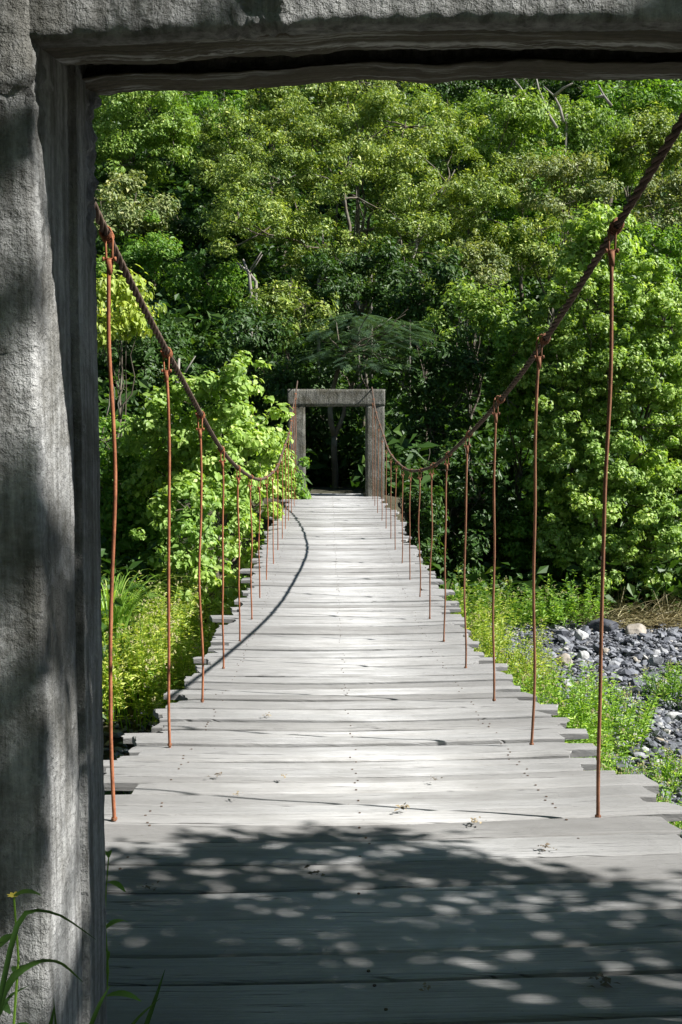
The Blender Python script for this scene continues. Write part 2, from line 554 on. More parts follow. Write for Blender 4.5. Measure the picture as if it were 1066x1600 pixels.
# ---------------------------------------------------------------- concrete portals
def extruded(profile, n_len, axis, lo, hi, disp, sub=0.02, rough_fn=None):
    """closed profile in the two other axes, resampled; extruded along axis with noisy surface"""
    pts = []
    for a, b in zip(profile, profile[1:] + profile[:1]):
        a, b = Vector(a), Vector(b)
        k = max(1, int((b - a).length / sub))
        for j in range(k):
            pts.append(a.lerp(b, j / k))
    m = len(pts)
    cx = sum((p.x for p in pts)) / m
    cy = sum((p.y for p in pts)) / m
    # outward normals in profile plane
    nrm = []
    for j in range(m):
        t = pts[(j + 1) % m] - pts[j - 1]
        nn = Vector((t.y, -t.x))
        nn.normalize()
        nrm.append(nn)
    area = sum(pts[j].x * pts[(j + 1) % m].y - pts[(j + 1) % m].x * pts[j].y for j in range(m))
    if area < 0: nrm = [-n_ for n_ in nrm]
    V = []
    for s in range(n_len + 1):
        c = lo + (hi - lo) * s / n_len
        for p, nn in zip(pts, nrm):
            q = (c, p.x, p.y) if axis == 'x' else (p.x, p.y, c)
            a = disp * (rough_fn(q) if rough_fn else 1.0)
            dd = a * (0.75 * fbm(q, 10.0, 5, 0.7) + 0.7 * fbm((q[0] + 9, q[1], q[2]), 34.0, 3, 0.6))
            d2 = 0.25 * disp * fbm((q[0], q[1] + 5, q[2]), 2.2, 3)
            pp = p + nn * (dd + d2)
            V.append((c, pp.x, pp.y) if axis == 'x' else (pp.x, pp.y, c))
    V.append((lo, cx, cy) if axis == 'x' else (cx, cy, lo))
    V.append((hi, cx, cy) if axis == 'x' else (cx, cy, hi))
    V = np.array(V)
    i = np.arange(n_len)[:, None] * m
    j = np.arange(m)[None, :]
    q = np.stack([i + j, i + (j + 1) % m, i + m + (j + 1) % m, i + m + j], -1).reshape(-1, 4)
    jj = np.arange(m)
    t = np.vstack([np.stack([np.full(m, len(V) - 2), (jj + 1) % m, jj], -1),
                   np.stack([np.full(m, len(V) - 1), n_len * m + jj, n_len * m + (jj + 1) % m], -1)])
    return V, q, t


def near_portal():
    root = empty('concrete_portal', (0.25, 1.97, 3.5))
    tag(root, 'rough grey concrete portal at the near end, filling the left and top edges', 'portal', 'concrete bridge portals')
    y0, y1 = 1.74, 2.21
    # left pillar; inner face at x=-0.50 with a formwork groove
    def rf(q):
        x, y, z = q
        r = 0.16
        if abs(y - y0) < 0.05 and x > -0.58: r = 0.45                 # arris crumbles
        r += 1.6 * math.exp(-((z - (EYE + 0.62)) / 0.05) ** 2) * (1 if y < 1.8 else 0.1)
        if y > 2.1: r += 1.6 * sstep(EYE + .3, EYE + .6, z)
        return r
    prof = [(-1.02, y0 - .009), (-0.511, y0 - .009), (-0.502, y0 - 0.003), (-0.500, y0 + 0.008), (-0.500, 1.966), (-0.535, 1.974), (-0.535, 1.990), (-0.492, 1.998), (-0.500, y1 - .02), (-0.515, y1), (-1.02, y1)]
    V, q, t = extruded(prof, 240, 'z', 3.2, EYE + 1.19, 0.010, 0.016, rf)
    mb = MB(); mb.add(V, q, t)
    mb.build('pillar', CONC, root, True)
    prof = [(1.07, 1.60), (1.58, 1.60), (1.58, y1), (1.07, y1)]
    V, q, t = extruded(prof, 100, 'z', 3.2, EYE + 0.80, 0.008, 0.03, lambda q: .5)
    mb = MB(); mb.add(V, q, t)
    mb.build('pillar', CONC, root, True)
    # beam: front face, crumbling arris, boarded soffit in two strips with a groove
    def rb(q):
        x, y, z = q
        r = 0.28
        if y < 1.80: r = 0.30 + (1.3 if abs(x + .12) < .05 else 0)
        if 1.9 < y < 2.05: r = 0.4
        return r
    Z = EYE
    prof = [(y0 - .004, Z + 1.22), (y0 - .004, Z + 0.709), (y0 + .002, Z + 0.702), (y0 + .02, Z + 0.703), (1.86, Z + 0.722), (1.962, Z + 0.742), (1.966, Z + 0.92), (2.120, Z + 0.92), (2.122, Z + 0.79), (2.060, Z + 0.757), (y1, Z + 0.776), (y1 + .004, Z + 1.22)]
    V, q, t = extruded(prof, 300, 'x', -1.03, 1.60, 0.010, 0.016, rb)
    V[:, 2] += 0.028 * (V[:, 0] + 0.5) * (V[:, 2] < Z + 1.1)
    wv = np.array([fbm((a * 1.6, 3, 0), 1.0, 4) for a in V[:, 0]]); wv2 = np.array([fbm((a * 3.1, 9, 0), 1.0, 5) for a in V[:, 0]])
    V[:, 2] += (0.014 * wv * (V[:, 1] < 1.99) + 0.011 * wv2 * (V[:, 1] > 1.99)) * (V[:, 2] < Z + 0.88) * (V[:, 1] > 1.80)
    V[:, 2] += 0.008 * np.sin(V[:, 0] * 4 + 1) * (V[:, 2] < Z + 1.1)
    mb = MB(); mb.add(V, q, t)
    o = mb.build('beam', CONC, root, True)
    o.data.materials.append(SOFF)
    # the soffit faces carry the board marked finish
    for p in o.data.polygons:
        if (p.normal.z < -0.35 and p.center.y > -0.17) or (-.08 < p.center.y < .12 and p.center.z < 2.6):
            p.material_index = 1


near_portal()


def far_portal():
    y0, y1 = 25.15, 25.65
    cx = 0.16
    root = empty('concrete_portal', (cx, 25.4, 3.8))
    tag(root, 'mossy shade-toned old concrete portal at the far end of the bridge, small and distant', 'portal', 'concrete bridge portals')
    xl = P(477, 700, y0).x; xr = P(572, 700, y0).x
    ol = P(450, 700, y0).x; orr = P(601, 700, y0).x
    zt = P(520, 608, y0).z; zb = P(520, 634, y0).z
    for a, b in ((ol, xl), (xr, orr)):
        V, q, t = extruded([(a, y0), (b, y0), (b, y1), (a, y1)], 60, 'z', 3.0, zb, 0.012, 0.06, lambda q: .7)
        mb = MB(); mb.add(V, q, t); mb.build('pillar', CONC_SHADE_TONE, root, True)
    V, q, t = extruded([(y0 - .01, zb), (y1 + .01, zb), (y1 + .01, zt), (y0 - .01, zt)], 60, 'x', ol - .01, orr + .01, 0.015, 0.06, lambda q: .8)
    mb = MB(); mb.add(V, q, t); mb.build('beam', CONC_SHADE_TONE, root, True)
    return ol, orr


OL, OR = far_portal()

# ---------------------------------------------------------------- suspension bridge
bridge = empty('suspension_bridge', (0.13, 13.5, 3.3))
tag(bridge, 'narrow suspension footbridge of grey weathered planks hung on rusty rods and twisted cables', 'bridge')


def cable_x(side, y):
    return np.interp(y, [2, 24], [1.165, 1.115]) if side > 0 else np.interp(y, [2, 24], [-0.875, -0.765])


def cable_z(side, y):
    y = np.asarray(y, dtype=float)
    if side > 0:
        k = np.where(y < 13.8, 0.0121, 0.0142)
        return EYE - 0.265 + k * (y - 13.8) ** 2
    return EYE - 0.355 + np.where(y < 13.0, 0.0150, 0.0140) * (y - 13.0) ** 2


def deck():
    mb = MB()
    y = 1.15
    nails = []
    rr = random.Random(3)
    k = 0
    while y < 26.3:
        w = rr.choice([0.10, 0.13, 0.15, 0.17, 0.19, 0.21, 0.16])
        if y < 3.6: w = rr.uniform(0.17, 0.25)
        gap = rr.choice([0.005, 0.008, 0.010, 0.014, 0.022])
        yc = y + w / 2
        xl = -1.05 + rr.gauss(0, 0.05); xr = 1.37 + rr.gauss(0, 0.07)
        if rr.random() < 0.12: xr += 0.12
        if rr.random() < 0.12: xl -= 0.1
        if yc < 2.35: xl, xr = -0.485, 1.05
        if yc > 25.0: xl, xr = P(479, 700, 25.15).x + .02, P(570, 700, 25.15).x - .02
        if 22.0 < yc <= 25.0: xl, xr = xl + .12, xr - .1
        t = rr.uniform(0.042, 0.055)
        n = 24
        ang = math.radians(np.interp(yc, [2, 5, 9, 25], [2.0, 1.6, 0.2, -0.6]) + rr.gauss(0, 0.42))
        if yc > 25.0 or yc < 1.5: ang *= .3
        tz = rr.gauss(0, 0.006)
        tw = rr.gauss(0, 0.02)
        cup = rr.gauss(0, 0.002)
        seed = rr.random() * 100
        xs = np.linspace(xl, xr, n)
        V = []
        sk0, sk1 = rr.gauss(0, 0.018), rr.gauss(0, 0.018)
        for i_, x in enumerate(xs):
            e0 = 0.008 * noise.noise(Vector((x * 2.5, seed, 0))) + 0.003 * noise.noise(Vector((x * 14, seed, 3)))
            e1 = 0.008 * noise.noise(Vector((x * 2.5, seed, 9))) + 0.003 * noise.noise(Vector((x * 14, seed, 6)))
            warp = 0.008 * noise.noise(Vector((x * 1.1, seed, 5)))
            sag = -0.022 * (1 - ((x - .13) / 1.2) ** 2)
            a, b = -w / 2 + e0, w / 2 - gap + e1
            for (v, zz) in ((a, -t), (a + .001, -.010), (a + .006, -.003), (a + .018, 0), (0, cup), (b - .018, 0), (b - .006, -.003), (b - .001, -.010), (b, -t)):
                xx = x
                if i_ == 0: xx = x + sk0 * v / w * 2 + 0.030 * noise.noise(Vector((v * 45, seed, 1)))
                if i_ == n - 1: xx = x + sk1 * v / w * 2 + 0.030 * noise.noise(Vector((v * 45, seed, 2)))
                if i_ in (0, n - 1): zz = zz - (0.006 if zz > -t else 0)
                Y = yc + v + math.tan(ang) * (xx - .13)
                zd = deck_z(Y)
                V.append((xx, Y, zd + zz + tz + tw * v + warp + sag))
        m = 9
        i = np.arange(n - 1)[:, None] * m
        j = np.arange(m)[None, :]
        q = np.stack([i + j, i + m + j, i + m + (j + 1) % m, i + (j + 1) % m], -1).reshape(-1, 4)
        base = np.arange(m)
        c0 = len(V); V.append(tuple(np.mean(V[:m], axis=0))); c1 = len(V); V.append(tuple(np.mean(V[(n - 1) * m:n * m], axis=0)))
        tt = np.vstack([np.stack([np.full(m, c0), base, (base + 1) % m], -1), np.stack([np.full(m, c1), (n - 1) * m + (base + 1) % m, (n - 1) * m + base], -1)])
        mb.add(V, q, tt)
        for nx_ in (-.74, .13, .97):
            for nv in (-.28, .28):
                if rr.random() < .45 or abs(nx_) > max(abs(xl), abs(xr)) or (yc < 2.35): continue
                X_ = nx_ + rr.gauss(0, .015); v_ = nv * w + rr.gauss(0, .006)
                Y_ = yc + v_ + math.tan(ang) * (X_ - .13)
                zz_ = deck_z(Y_) + tz + tw * v_ + 0.008 * noise.noise(Vector((X_ * 1.1, seed, 5))) - 0.022 * (1 - ((X_ - .13) / 1.2) ** 2)
                nails.append((X_, Y_, zz_))
        y += w
        k += 1
    o = mb.build('deck', PLANK, bridge, False)
    nb = MB()
    for X_, Y_, Z_ in nails:
        nb.tube([(X_, Y_, Z_ - .01), (X_, Y_, Z_ + .003)], .0055, 6)
    tag(nb.build('nail_heads', ROPE, o), kind='stuff')
    return o


deck()


def box_pts(x0, x1, y0, y1, z0, z1):
    V = [(x, y, z) for z in (z0, z1) for y in (y0, y1) for x in (x0, x1)]
    q = [(0, 2, 3, 1), (4, 5, 7, 6), (0, 1, 5, 4), (2, 6, 7, 3), (0, 4, 6, 2), (1, 3, 7, 5)]
    return V, q


for side in (1, -1):
    ys = np.linspace(2.0, 25.3, 2600)
    cx = cable_x(side, ys) + 0.01 * np.sin(ys * 1.3)
    cz = cable_z(side, ys)
    base = np.stack([cx, ys, cz], -1)
    T = np.gradient(base, axis=0); T /= np.linalg.norm(T, axis=1)[:, None]
    A = np.cross(T, [1, 0, 0]); A /= np.linalg.norm(A, axis=1)[:, None]
    B = np.cross(T, A)
    mb = MB()
    for k in range(3):
        ph = 2 * np.pi * (ys / 0.20) + k * 2 * np.pi / 3
        mb.tube(base + 0.0092 * (np.cos(ph)[:, None] * A + np.sin(ph)[:, None] * B), 0.0086, 6)
    mb.build('main_cable', ROPE, bridge, True)

# hanger rods, their clamps, crossbeams under the boards
rr = random.Random(11)
NR = 16
for i in range(NR):
    y = 4.015 + 1.338 * i
    for side in (1, -1):
        x = float(cable_x(side, y)) - (0.025 if side > 0 else -0.0)
        xb = x - (0.010 if side > 0 else 0.0) + rr.gauss(0, 0.006)
        ztop = float(cable_z(side, y))
        zb = deck_z(y) - 0.16
        n = 30
        s = np.linspace(0, 1, n)
        L = ztop - zb
        amp = 0.015 if i < 8 else 0.010
        sd = rr.random() * 50
        wx = np.array([noise.noise(Vector((u * L * 1.3, sd, 0))) for u in s]) * amp * 2 * np.sin(np.pi * s) ** .5
        wy = np.array([noise.noise(Vector((u * L * 1.3, sd, 7))) for u in s]) * amp * 2 * np.sin(np.pi * s) ** .5
        tilt = rr.gauss(0, 0.008)
        pts = np.stack([xb + (x - xb) * s + wx, y + wy + tilt * (1 - s), zb + (ztop - 0.11 - zb) * s], -1)
        mb = MB()
        mb.tube(pts, 0.0078 * (1 + .14 * np.array([noise.noise(Vector((u * 30, sd, 3))) for u in s])), 8)
        # eye swelling at the top
        mb.tube([pts[-1] - [0, 0, .045], pts[-1] + [0, 0, .012]], 0.0115, 8)
        rod = mb.build('hanger_rod', RUST if side < 0 else RUSTR, bridge, True)
        # clamp: U-shaped shackle round the rope, cross pin and binding
        c = MB()
        zc = ztop
        xx = pts[-1][0]
        for dx in (-0.012, 0.012):
            c.tube([(xx + dx, y, zc - .115), (xx + dx * 1.05, y, zc - .07), (xx + dx * 1.2, y, zc - .02), (x + dx * 1.5 + .012 * side, y, zc + .012)], 0.0045, 6)
        c.tube([(x - .020 + .012 * side, y, zc + .012), (x + .012 * side, y, zc + .024), (x + .020 + .012 * side, y, zc + .012)], 0.0048, 6)
        c.tube([(xx - .024, y, zc - .095), (xx + .026, y, zc - .095)], 0.005, 6)
        c.tube([(xx + .018, y, zc - .095), (xx + .027, y, zc - .095)], 0.009, 6)
        c.tube([(xx - .027, y, zc - .095), (xx - .019, y, zc - .095)], 0.009, 6)
        # wire binding wrapped over the rope
        for w_ in range(4):
            yy = y - .024 + w_ * .015
            cy_ = float(cable_z(side, yy))
            aa = np.linspace(0, 2 * np.pi, 11)
            ring = np.stack([float(cable_x(side, yy)) + 0.01 * math.sin(yy * 1.3) + .0225 * np.cos(aa), np.full(11, yy) + .004 * np.sin(aa * 2), cy_ + .0225 * np.sin(aa)], -1)
            c.tube(ring, 0.0042, 5, False)
        cl = c.build('clamp', RUST if side < 0 else RUSTR, rod, True)
        nb = MB()
        zt = deck_z(y)
        nb.tube([(pts[2][0], pts[2][1], zt - .002), (pts[2][0], pts[2][1], zt + .008)], 0.013, 6)
        if i < 6: nb.build('nut', RUSTR, rod)
    # crossbeam
    xr_ = 1.28 + rr.uniform(-.05, .05)
    xl_ = -1.02 + rr.uniform(-.05, .05)
    if i == 6: xr_ = 1.60
    zt = deck_z(y) - .055
    Vb, qb = box_pts(xl_, xr_, y - .05, y + .05, zt - .10, zt)
    mb = MB(); mb.add(Vb, qb)
    mb.build('crossbeam', PLANK, bridge)
# a loose board end sticking out past the right edge
Vb, qb = box_pts(1.20, 1.62, 12.55, 12.78, deck_z(12.6) - .02, deck_z(12.6) + .012)
Vb = [(x, y_, z - .10 * (x - 1.2)) for x, y_, z in Vb]
mb = MB(); mb.add(Vb, qb)
tag(mb.build('board', PLANK, bridge), 'loose short board sticking out past the right edge')
# stringers under the deck
for x in (-0.72, 0.13, 0.98):
    ys = np.linspace(2.3, 25.0, 60)
    mb = MB()
    mb.tube(np.stack([np.full(60, x), ys, np.array([deck_z(v) for v in ys]) - .18], -1), 0.02, 6)
    mb.build('stringer_cable', ROPE, bridge, True)

# ---------------------------------------------------------------- foliage
def leaf_arrays(C, Nn, size, aspect=0.5, droop=0.3, fancy=False, rg=rng):
    """one folded leaf per centre: C (n,3), Nn (n,3) facing direction, size (n,)"""
    n = len(C)
    R = rg.normal(size=(n, 3))
    R[:, 2] -= droop * 2.0
    Nn = Nn / (np.linalg.norm(Nn, axis=1)[:, None] + 1e-9)
    T = R - (R * Nn).sum(1)[:, None] * Nn
    T /= np.linalg.norm(T, axis=1)[:, None] + 1e-9
    S = np.cross(Nn, T)
    L = size[:, None]
    W = L * aspect * 0.5
    fold = L * rg.uniform(0.05, 0.22, n)[:, None] * aspect
    if not fancy:
        b = C - T * L * .5
        p = C + T * L * .5 - Nn * L * .08
        l = C + S * W + Nn * fold - T * L * .06
        r = C - S * W + Nn * fold - T * L * .06
        V = np.stack([b, r, p, l], 1).reshape(-1, 3)
        i = np.arange(n)[:, None] * 4
        t = np.vstack([i + [0, 1, 2], i + [0, 2, 3]])
        return V, t
    b = C - T * L * .5
    p = C + T * L * .5 - Nn * L * .14
    m = C
    l1 = C + S * W * .95 + Nn * fold - T * L * .18
    r1 = C - S * W * .95 + Nn * fold - T * L * .18
    l2 = C + S * W * .72 + Nn * fold * .8 + T * L * .16 - Nn * L * .03
    r2 = C - S * W * .72 + Nn * fold * .8 + T * L * .16 - Nn * L * .03
    V = np.stack([b, r1, r2, p, l2, l1, m], 1).reshape(-1, 3)
    i = np.arange(n)[:, None] * 7
    t = np.vstack([i + f for f in ([0, 1, 6], [1, 2, 6], [2, 3, 6], [3, 4, 6], [4, 5, 6], [5, 0, 6])])
    return V, t


def sph(n, rg=rng):
    v = rg.normal(size=(n, 3))
    return v / np.linalg.norm(v, axis=1)[:, None]


def lobe_leaves(lobes, leaf, cover, clump, up=0.7, back=0.35, spread=1.0, out=1.1):
    """lobes: list (centre, radii); returns centres, normals. leaf: leaf length; clump: clump radius"""
    Cs, Ns = [], []
    for (c, r) in lobes:
        c = np.array(c); r = np.array(r)
        area = 4 * math.pi * ((r[0] * r[1]) ** 1.6 / 3 + (r[0] * r[2]) ** 1.6 / 3 + (r[1] * r[2]) ** 1.6 / 3) ** (1 / 1.6)
        ncl = max(8, int(area / (math.pi * clump ** 2) * 1.2))
        d = sph(ncl)
        keep = (rng.random(ncl) < np.where(d[:, 1] > 0.35, back, 1.0)) & (rng.random(ncl) < np.where(d[:, 2] < -0.5, 0.5, 1.0))
        d = d[keep]
        nv = np.array([noise.noise(Vector(c + v * r) * (0.45 / max(.4, clump))) for v in d])
        rad = 1.0 + 0.42 * nv + rng.normal(0, 0.07, len(d)) - (rng.random(len(d)) < 0.22) * rng.uniform(0.1, 0.5, len(d))
        cc = c + d * r * rad[:, None]
        nl = 3.0 * cover * math.pi * clump ** 2 / (leaf * leaf * 0.33)
        cr = clump * rng.uniform(0.4, 1.4, len(d))
        cnt = rng.poisson(nl * (cr / clump) ** 2)
        # a share of the clumps reach out as ragged shoots
        sh = rng.random(len(d)) < .16
        cc[sh] += d[sh] * (clump * rng.uniform(.3, 1.2, sh.sum()))[:, None] + np.array([0, 0, 1.0]) * (clump * rng.uniform(0, .6, sh.sum()))[:, None]
        cr[sh] *= .5
        cnt[sh] = (cnt[sh] * .45).astype(int)
        idx = np.repeat(np.arange(len(d)), cnt)
        n = len(idx)
        s = sph(n)
        s[:, 2] = np.where(s[:, 2] < -0.2, s[:, 2] * 0.5, s[:, 2])
        rr_ = rng.random(n) ** 0.45
        pos = cc[idx] + s * (cr[idx] * rr_)[:, None] * np.array([1.0, 1.0, 0.95]) * spread
        nn = s * out + d[idx] * 0.35 + np.array([0, 0, up * .6]) + np.array(SUN) * .50 + rng.normal(0, 0.55, (n, 3))
        Cs.append(pos); Ns.append(nn)
    return np.vstack(Cs), np.vstack(Ns)


def bent(a, b, k=8, amp=0.12, sd=0.0):
    a = np.array(a, float); b = np.array(b, float)
    s = np.linspace(0, 1, k)[:, None]
    p = a + (b - a) * s
    L = np.linalg.norm(b - a)
    o = np.array([[noise.noise(Vector((sd + u * 3, 1, j * 5))) for j in range(3)] for u in s[:, 0]])
    return p + o * amp * L * (np.sin(np.pi * s) ** 0.7)


def tree(name, label, cat, cx, cy, rx, ry, d, mat, leaf=0.13, cover=0.55, clump=0.5, depth=None, nl=6, group=None,
         aspect=0.5, fancy=False, trunk=True, up=0.7, bark=None, lobes_px=None, droop=0.3, trunk_px=None, branches=True, tr=0.0, base_z=None, back=0.35, seed=0, twigs=True):
    """a tree or bush whose crown fills the ellipse (cx,cy,rx,ry) of the photograph at distance d"""
    R = random.Random(int(cx * 13 + cy * 7 + seed))
    c = P(cx, cy, d)
    sx = rx / F * d; sz = ry / F * d
    sy = depth if depth else min(sx, sz) * 0.85
    lobes = []
    if lobes_px:
        for (lx, ly, lrx, lry, ld) in lobes_px:
            lc = P(lx, ly, ld)
            ax, az = lrx / F * ld, lry / F * ld
            lobes.append(((lc.x, lc.y, lc.z), (ax, min(ax, az) * .9 + .1, az)))
    else:
        lobes.append(((c.x, c.y + sy * .2, c.z - sz * .05), (sx * .72, sy * .75, sz * .72)))
        for k in range(nl):
            a = k / nl * 2 * math.pi + R.uniform(-.3, .3)
            e = R.uniform(0.42, 0.68)
            l = R.uniform(0.32, 0.52)
            lobes.append(((c.x + math.cos(a) * sx * e, c.y + R.uniform(-.7, .3) * sy, c.z + math.sin(a) * sz * e),
                          (sx * l, sy * R.uniform(.35, .55), sz * l)))
    bx = c.x if trunk_px is None else P(trunk_px, cy, d).x
    by = c.y + sy * .2
    bz = terrain(bx, by) if base_z is None else base_z
    root = empty(name, (bx, by, bz))
    tag(root, label, cat, group)
    C, Nn = lobe_leaves(lobes, leaf, cover, clump, up, back)
    sz_ = leaf * np.clip(rng.lognormal(-.08, .33, len(C)), .35, 1.9)
    V, t = leaf_arrays(C, Nn, sz_, aspect, droop, fancy)
    mesh_np('crown', V, [t], LM[mat], root)
    # trunk with limbs into every lobe
    mb = MB()
    r0 = tr or max(0.03, 0.035 * (sx + sz) * .5 + 0.02)
    top = (c.x, by, max(c.z + sz * .1, bz + .3))
    tp = bent((bx, by, bz - .15), top, 10, 0.10, R.random() * 40)
    mb.tube(tp, np.linspace(r0, r0 * .35, 10), 7)
    if branches:
        for (lc, lr) in lobes:
            k = R.randint(3, 7)
            e = np.array(lc) + np.array([R.uniform(-.2, .2) * lr[0], -lr[1] * R.uniform(0, .5), lr[2] * .3])
            mb.tube(bent(tp[k], e, 8, 0.15, R.random() * 40), np.linspace(r0 * .42, r0 * .12, 8), 5)
            for _ in range(5 if twigs else 2):
                dd = Vector((R.gauss(0, 1), R.gauss(-.3, 1), R.gauss(.4, 1))).normalized()
                e2 = np.array(lc) + np.array([dd.x * lr[0], dd.y * lr[1], dd.z * lr[2]]) * R.uniform(.85, 1.08)
                mb.tube(bent(np.array(lc) * .6 + e * .4, e2, 6, 0.12, R.random() * 40), np.linspace(r0 * .2, r0 * .05, 6), 4)
    st_ = mb.build('trunk' if trunk else 'stems', bark or BARK, root, True)
    if not trunk: tag(st_, kind='stuff')
    return root


HG = 'trees crowding the far hillside'
# --- hillside, back to front
tree('broadleaf_tree', 'olive crown right behind the summit of the dome, close under the beam', 'tree', 545, 150, 110, 45, 52, 'olive', .17, .5, .6, group=HG)
tree('broadleaf_tree', 'sunlit green crown in the far top right corner, right of the bare branches', 'tree', 985, 175, 90, 60, 54, 'mid', .2, .5, .7, group=HG)
tree('broadleaf_tree', 'green crown between the rounded crown and the one in the top right corner', 'tree', 950, 250, 60, 55, 51, 'bright', .17, .5, .6, group=HG)
tree('broadleaf_tree', 'green crown filling the slope under the fresh green spreading crown', 'tree', 820, 330, 90, 75, 46, 'mid', .17, .5, .6, group=HG)
tree('broadleaf_tree', 'olive crown low on the slope left of the vine column, under the brownish one', 'tree', 860, 400, 80, 55, 40, 'olive', .14, .5, .5, group=HG)
tree('broadleaf_tree', 'green crown filling the slope right of the vine column on the right edge', 'tree', 1040, 420, 65, 60, 38, 'mid', .15, .5, .5, group=HG)
tree('broadleaf_tree', 'olive crown high left, between the top left crown and the dome', 'tree', 370, 250, 60, 70, 47, 'olive', .15, .5, .5, group=HG)
tree('broadleaf_tree', 'bushy green crown on the left, below the silvery leaved one', 'tree', 215, 420, 75, 55, 39, 'mid', .15, .5, .5, group=HG)
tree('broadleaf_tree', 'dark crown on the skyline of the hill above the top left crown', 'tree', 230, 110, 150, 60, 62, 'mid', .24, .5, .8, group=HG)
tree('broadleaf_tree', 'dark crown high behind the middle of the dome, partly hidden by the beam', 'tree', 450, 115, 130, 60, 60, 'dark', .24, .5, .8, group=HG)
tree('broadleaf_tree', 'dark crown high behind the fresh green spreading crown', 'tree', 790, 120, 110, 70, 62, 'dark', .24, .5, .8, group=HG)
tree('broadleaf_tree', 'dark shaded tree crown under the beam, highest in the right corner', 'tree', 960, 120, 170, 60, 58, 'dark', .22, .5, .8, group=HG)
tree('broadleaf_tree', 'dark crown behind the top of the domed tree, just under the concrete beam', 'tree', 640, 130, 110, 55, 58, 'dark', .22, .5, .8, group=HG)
tree('broadleaf_tree', 'bright yellow green crown in the top left corner beside the pillar', 'tree', 205, 215, 110, 95, 50, 'bright', .17, .5, .65, group=HG)
tree('broadleaf_tree', 'shaded green crown tucked between the top left bright crown and the dome', 'tree', 330, 205, 70, 75, 53, 'mid', .17, .5, .6, group=HG)
tree('broadleaf_tree', 'small olive crown poking up left of the dome summit', 'tree', 425, 170, 40, 45, 50, 'olive', .15, .5, .5, group=HG)
tree('broadleaf_tree', 'fresh green spreading crown at top right of centre, below the bare branches', 'tree', 745, 225, 125, 75, 46, 'bright', .18, .5, .65, group=HG)
tree('broadleaf_tree', 'rounded green crown near the top right, left of the cable', 'tree', 885, 210, 90, 48, 48, 'bright', .17, .5, .6, group=HG)
tree('broadleaf_tree', 'olive crown in the top right corner beyond the rising cable', 'tree', 1025, 235, 75, 60, 50, 'olive', .17, .5, .6, group=HG)
tree('broadleaf_tree', 'grey green crown on the right edge behind the thick cable', 'tree', 1045, 330, 75, 70, 44, 'grey', .16, .5, .55, group=HG)
tree('broadleaf_tree', 'brownish olive crown left of the cable, above the pale vine column', 'tree', 885, 300, 85, 62, 42, 'grey', .15, .5, .55, group=HG)
tree('domed_tree', 'large domed tree with fine olive foliage in the middle of the hillside', 'tree', 560, 300, 200, 150, 40, 'olive', .13, .5, .5,
     lobes_px=[(560, 240, 150, 75, 42), (430, 300, 95, 75, 40.5), (690, 300, 100, 80, 41), (560, 320, 110, 80, 39.5), (410, 375, 72, 58, 37.5), (630, 395, 72, 55, 38), (745, 345, 60, 60, 40), (500, 395, 50, 50, 38.5), (640, 205, 80, 50, 42.5), (480, 215, 80, 50, 42.5)], group=HG)
tree('broadleaf_tree', 'leafy crown with pale silvery leaves left of the dome, over the first rod', 'tree', 200, 330, 80, 62, 42, 'grey', .17, .45, .55, group=HG)
tree('broadleaf_tree', 'shadowy tree below the left shoulder of the dome', 'tree', 300, 400, 90, 80, 44, 'dark', .16, .5, .6, group=HG)
tree('broadleaf_tree', 'thin vine hung tree with a low sunlit spray left of the portal', 'tree', 330, 450, 65, 45, 38, 'mid', .15, .35, .45, group=HG)
tree('broadleaf_tree', 'olive crown directly above the left half of the far portal', 'tree', 440, 490, 75, 52, 34, 'olive', .13, .5, .42, group=HG)
tree('broadleaf_tree', 'brown tinged crown right of centre, under the dome and left of the cable', 'tree', 735, 425, 72, 50, 36, 'grey', .13, .5, .42, group=HG)
tree('broadleaf_tree', 'dark glossy leaved tree in the hollow right of the feathery tree', 'tree', 665, 470, 60, 60, 34, 'dark', .17, .5, .5, group=HG)
tree('broadleaf_tree', 'small light green crown between dome and vine thicket, beside the cable', 'tree', 740, 500, 65, 52, 31, 'bright', .14, .4, .42, group=HG)
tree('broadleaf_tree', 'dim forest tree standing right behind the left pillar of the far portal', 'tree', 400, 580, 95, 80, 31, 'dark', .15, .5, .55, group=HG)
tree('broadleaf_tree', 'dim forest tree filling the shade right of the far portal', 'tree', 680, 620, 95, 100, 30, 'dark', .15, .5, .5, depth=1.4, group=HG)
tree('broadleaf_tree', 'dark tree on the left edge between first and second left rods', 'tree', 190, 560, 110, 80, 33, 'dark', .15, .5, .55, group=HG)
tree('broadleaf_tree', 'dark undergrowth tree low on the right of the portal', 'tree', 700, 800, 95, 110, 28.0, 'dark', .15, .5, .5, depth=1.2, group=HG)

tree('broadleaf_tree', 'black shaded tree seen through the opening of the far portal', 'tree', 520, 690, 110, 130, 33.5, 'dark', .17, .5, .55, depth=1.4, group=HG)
tree('broadleaf_tree', 'dim tree above the feathery one, under the middle of the dome', 'tree', 570, 455, 95, 60, 35.5, 'dark', .15, .5, .5, depth=1.4, group=HG)
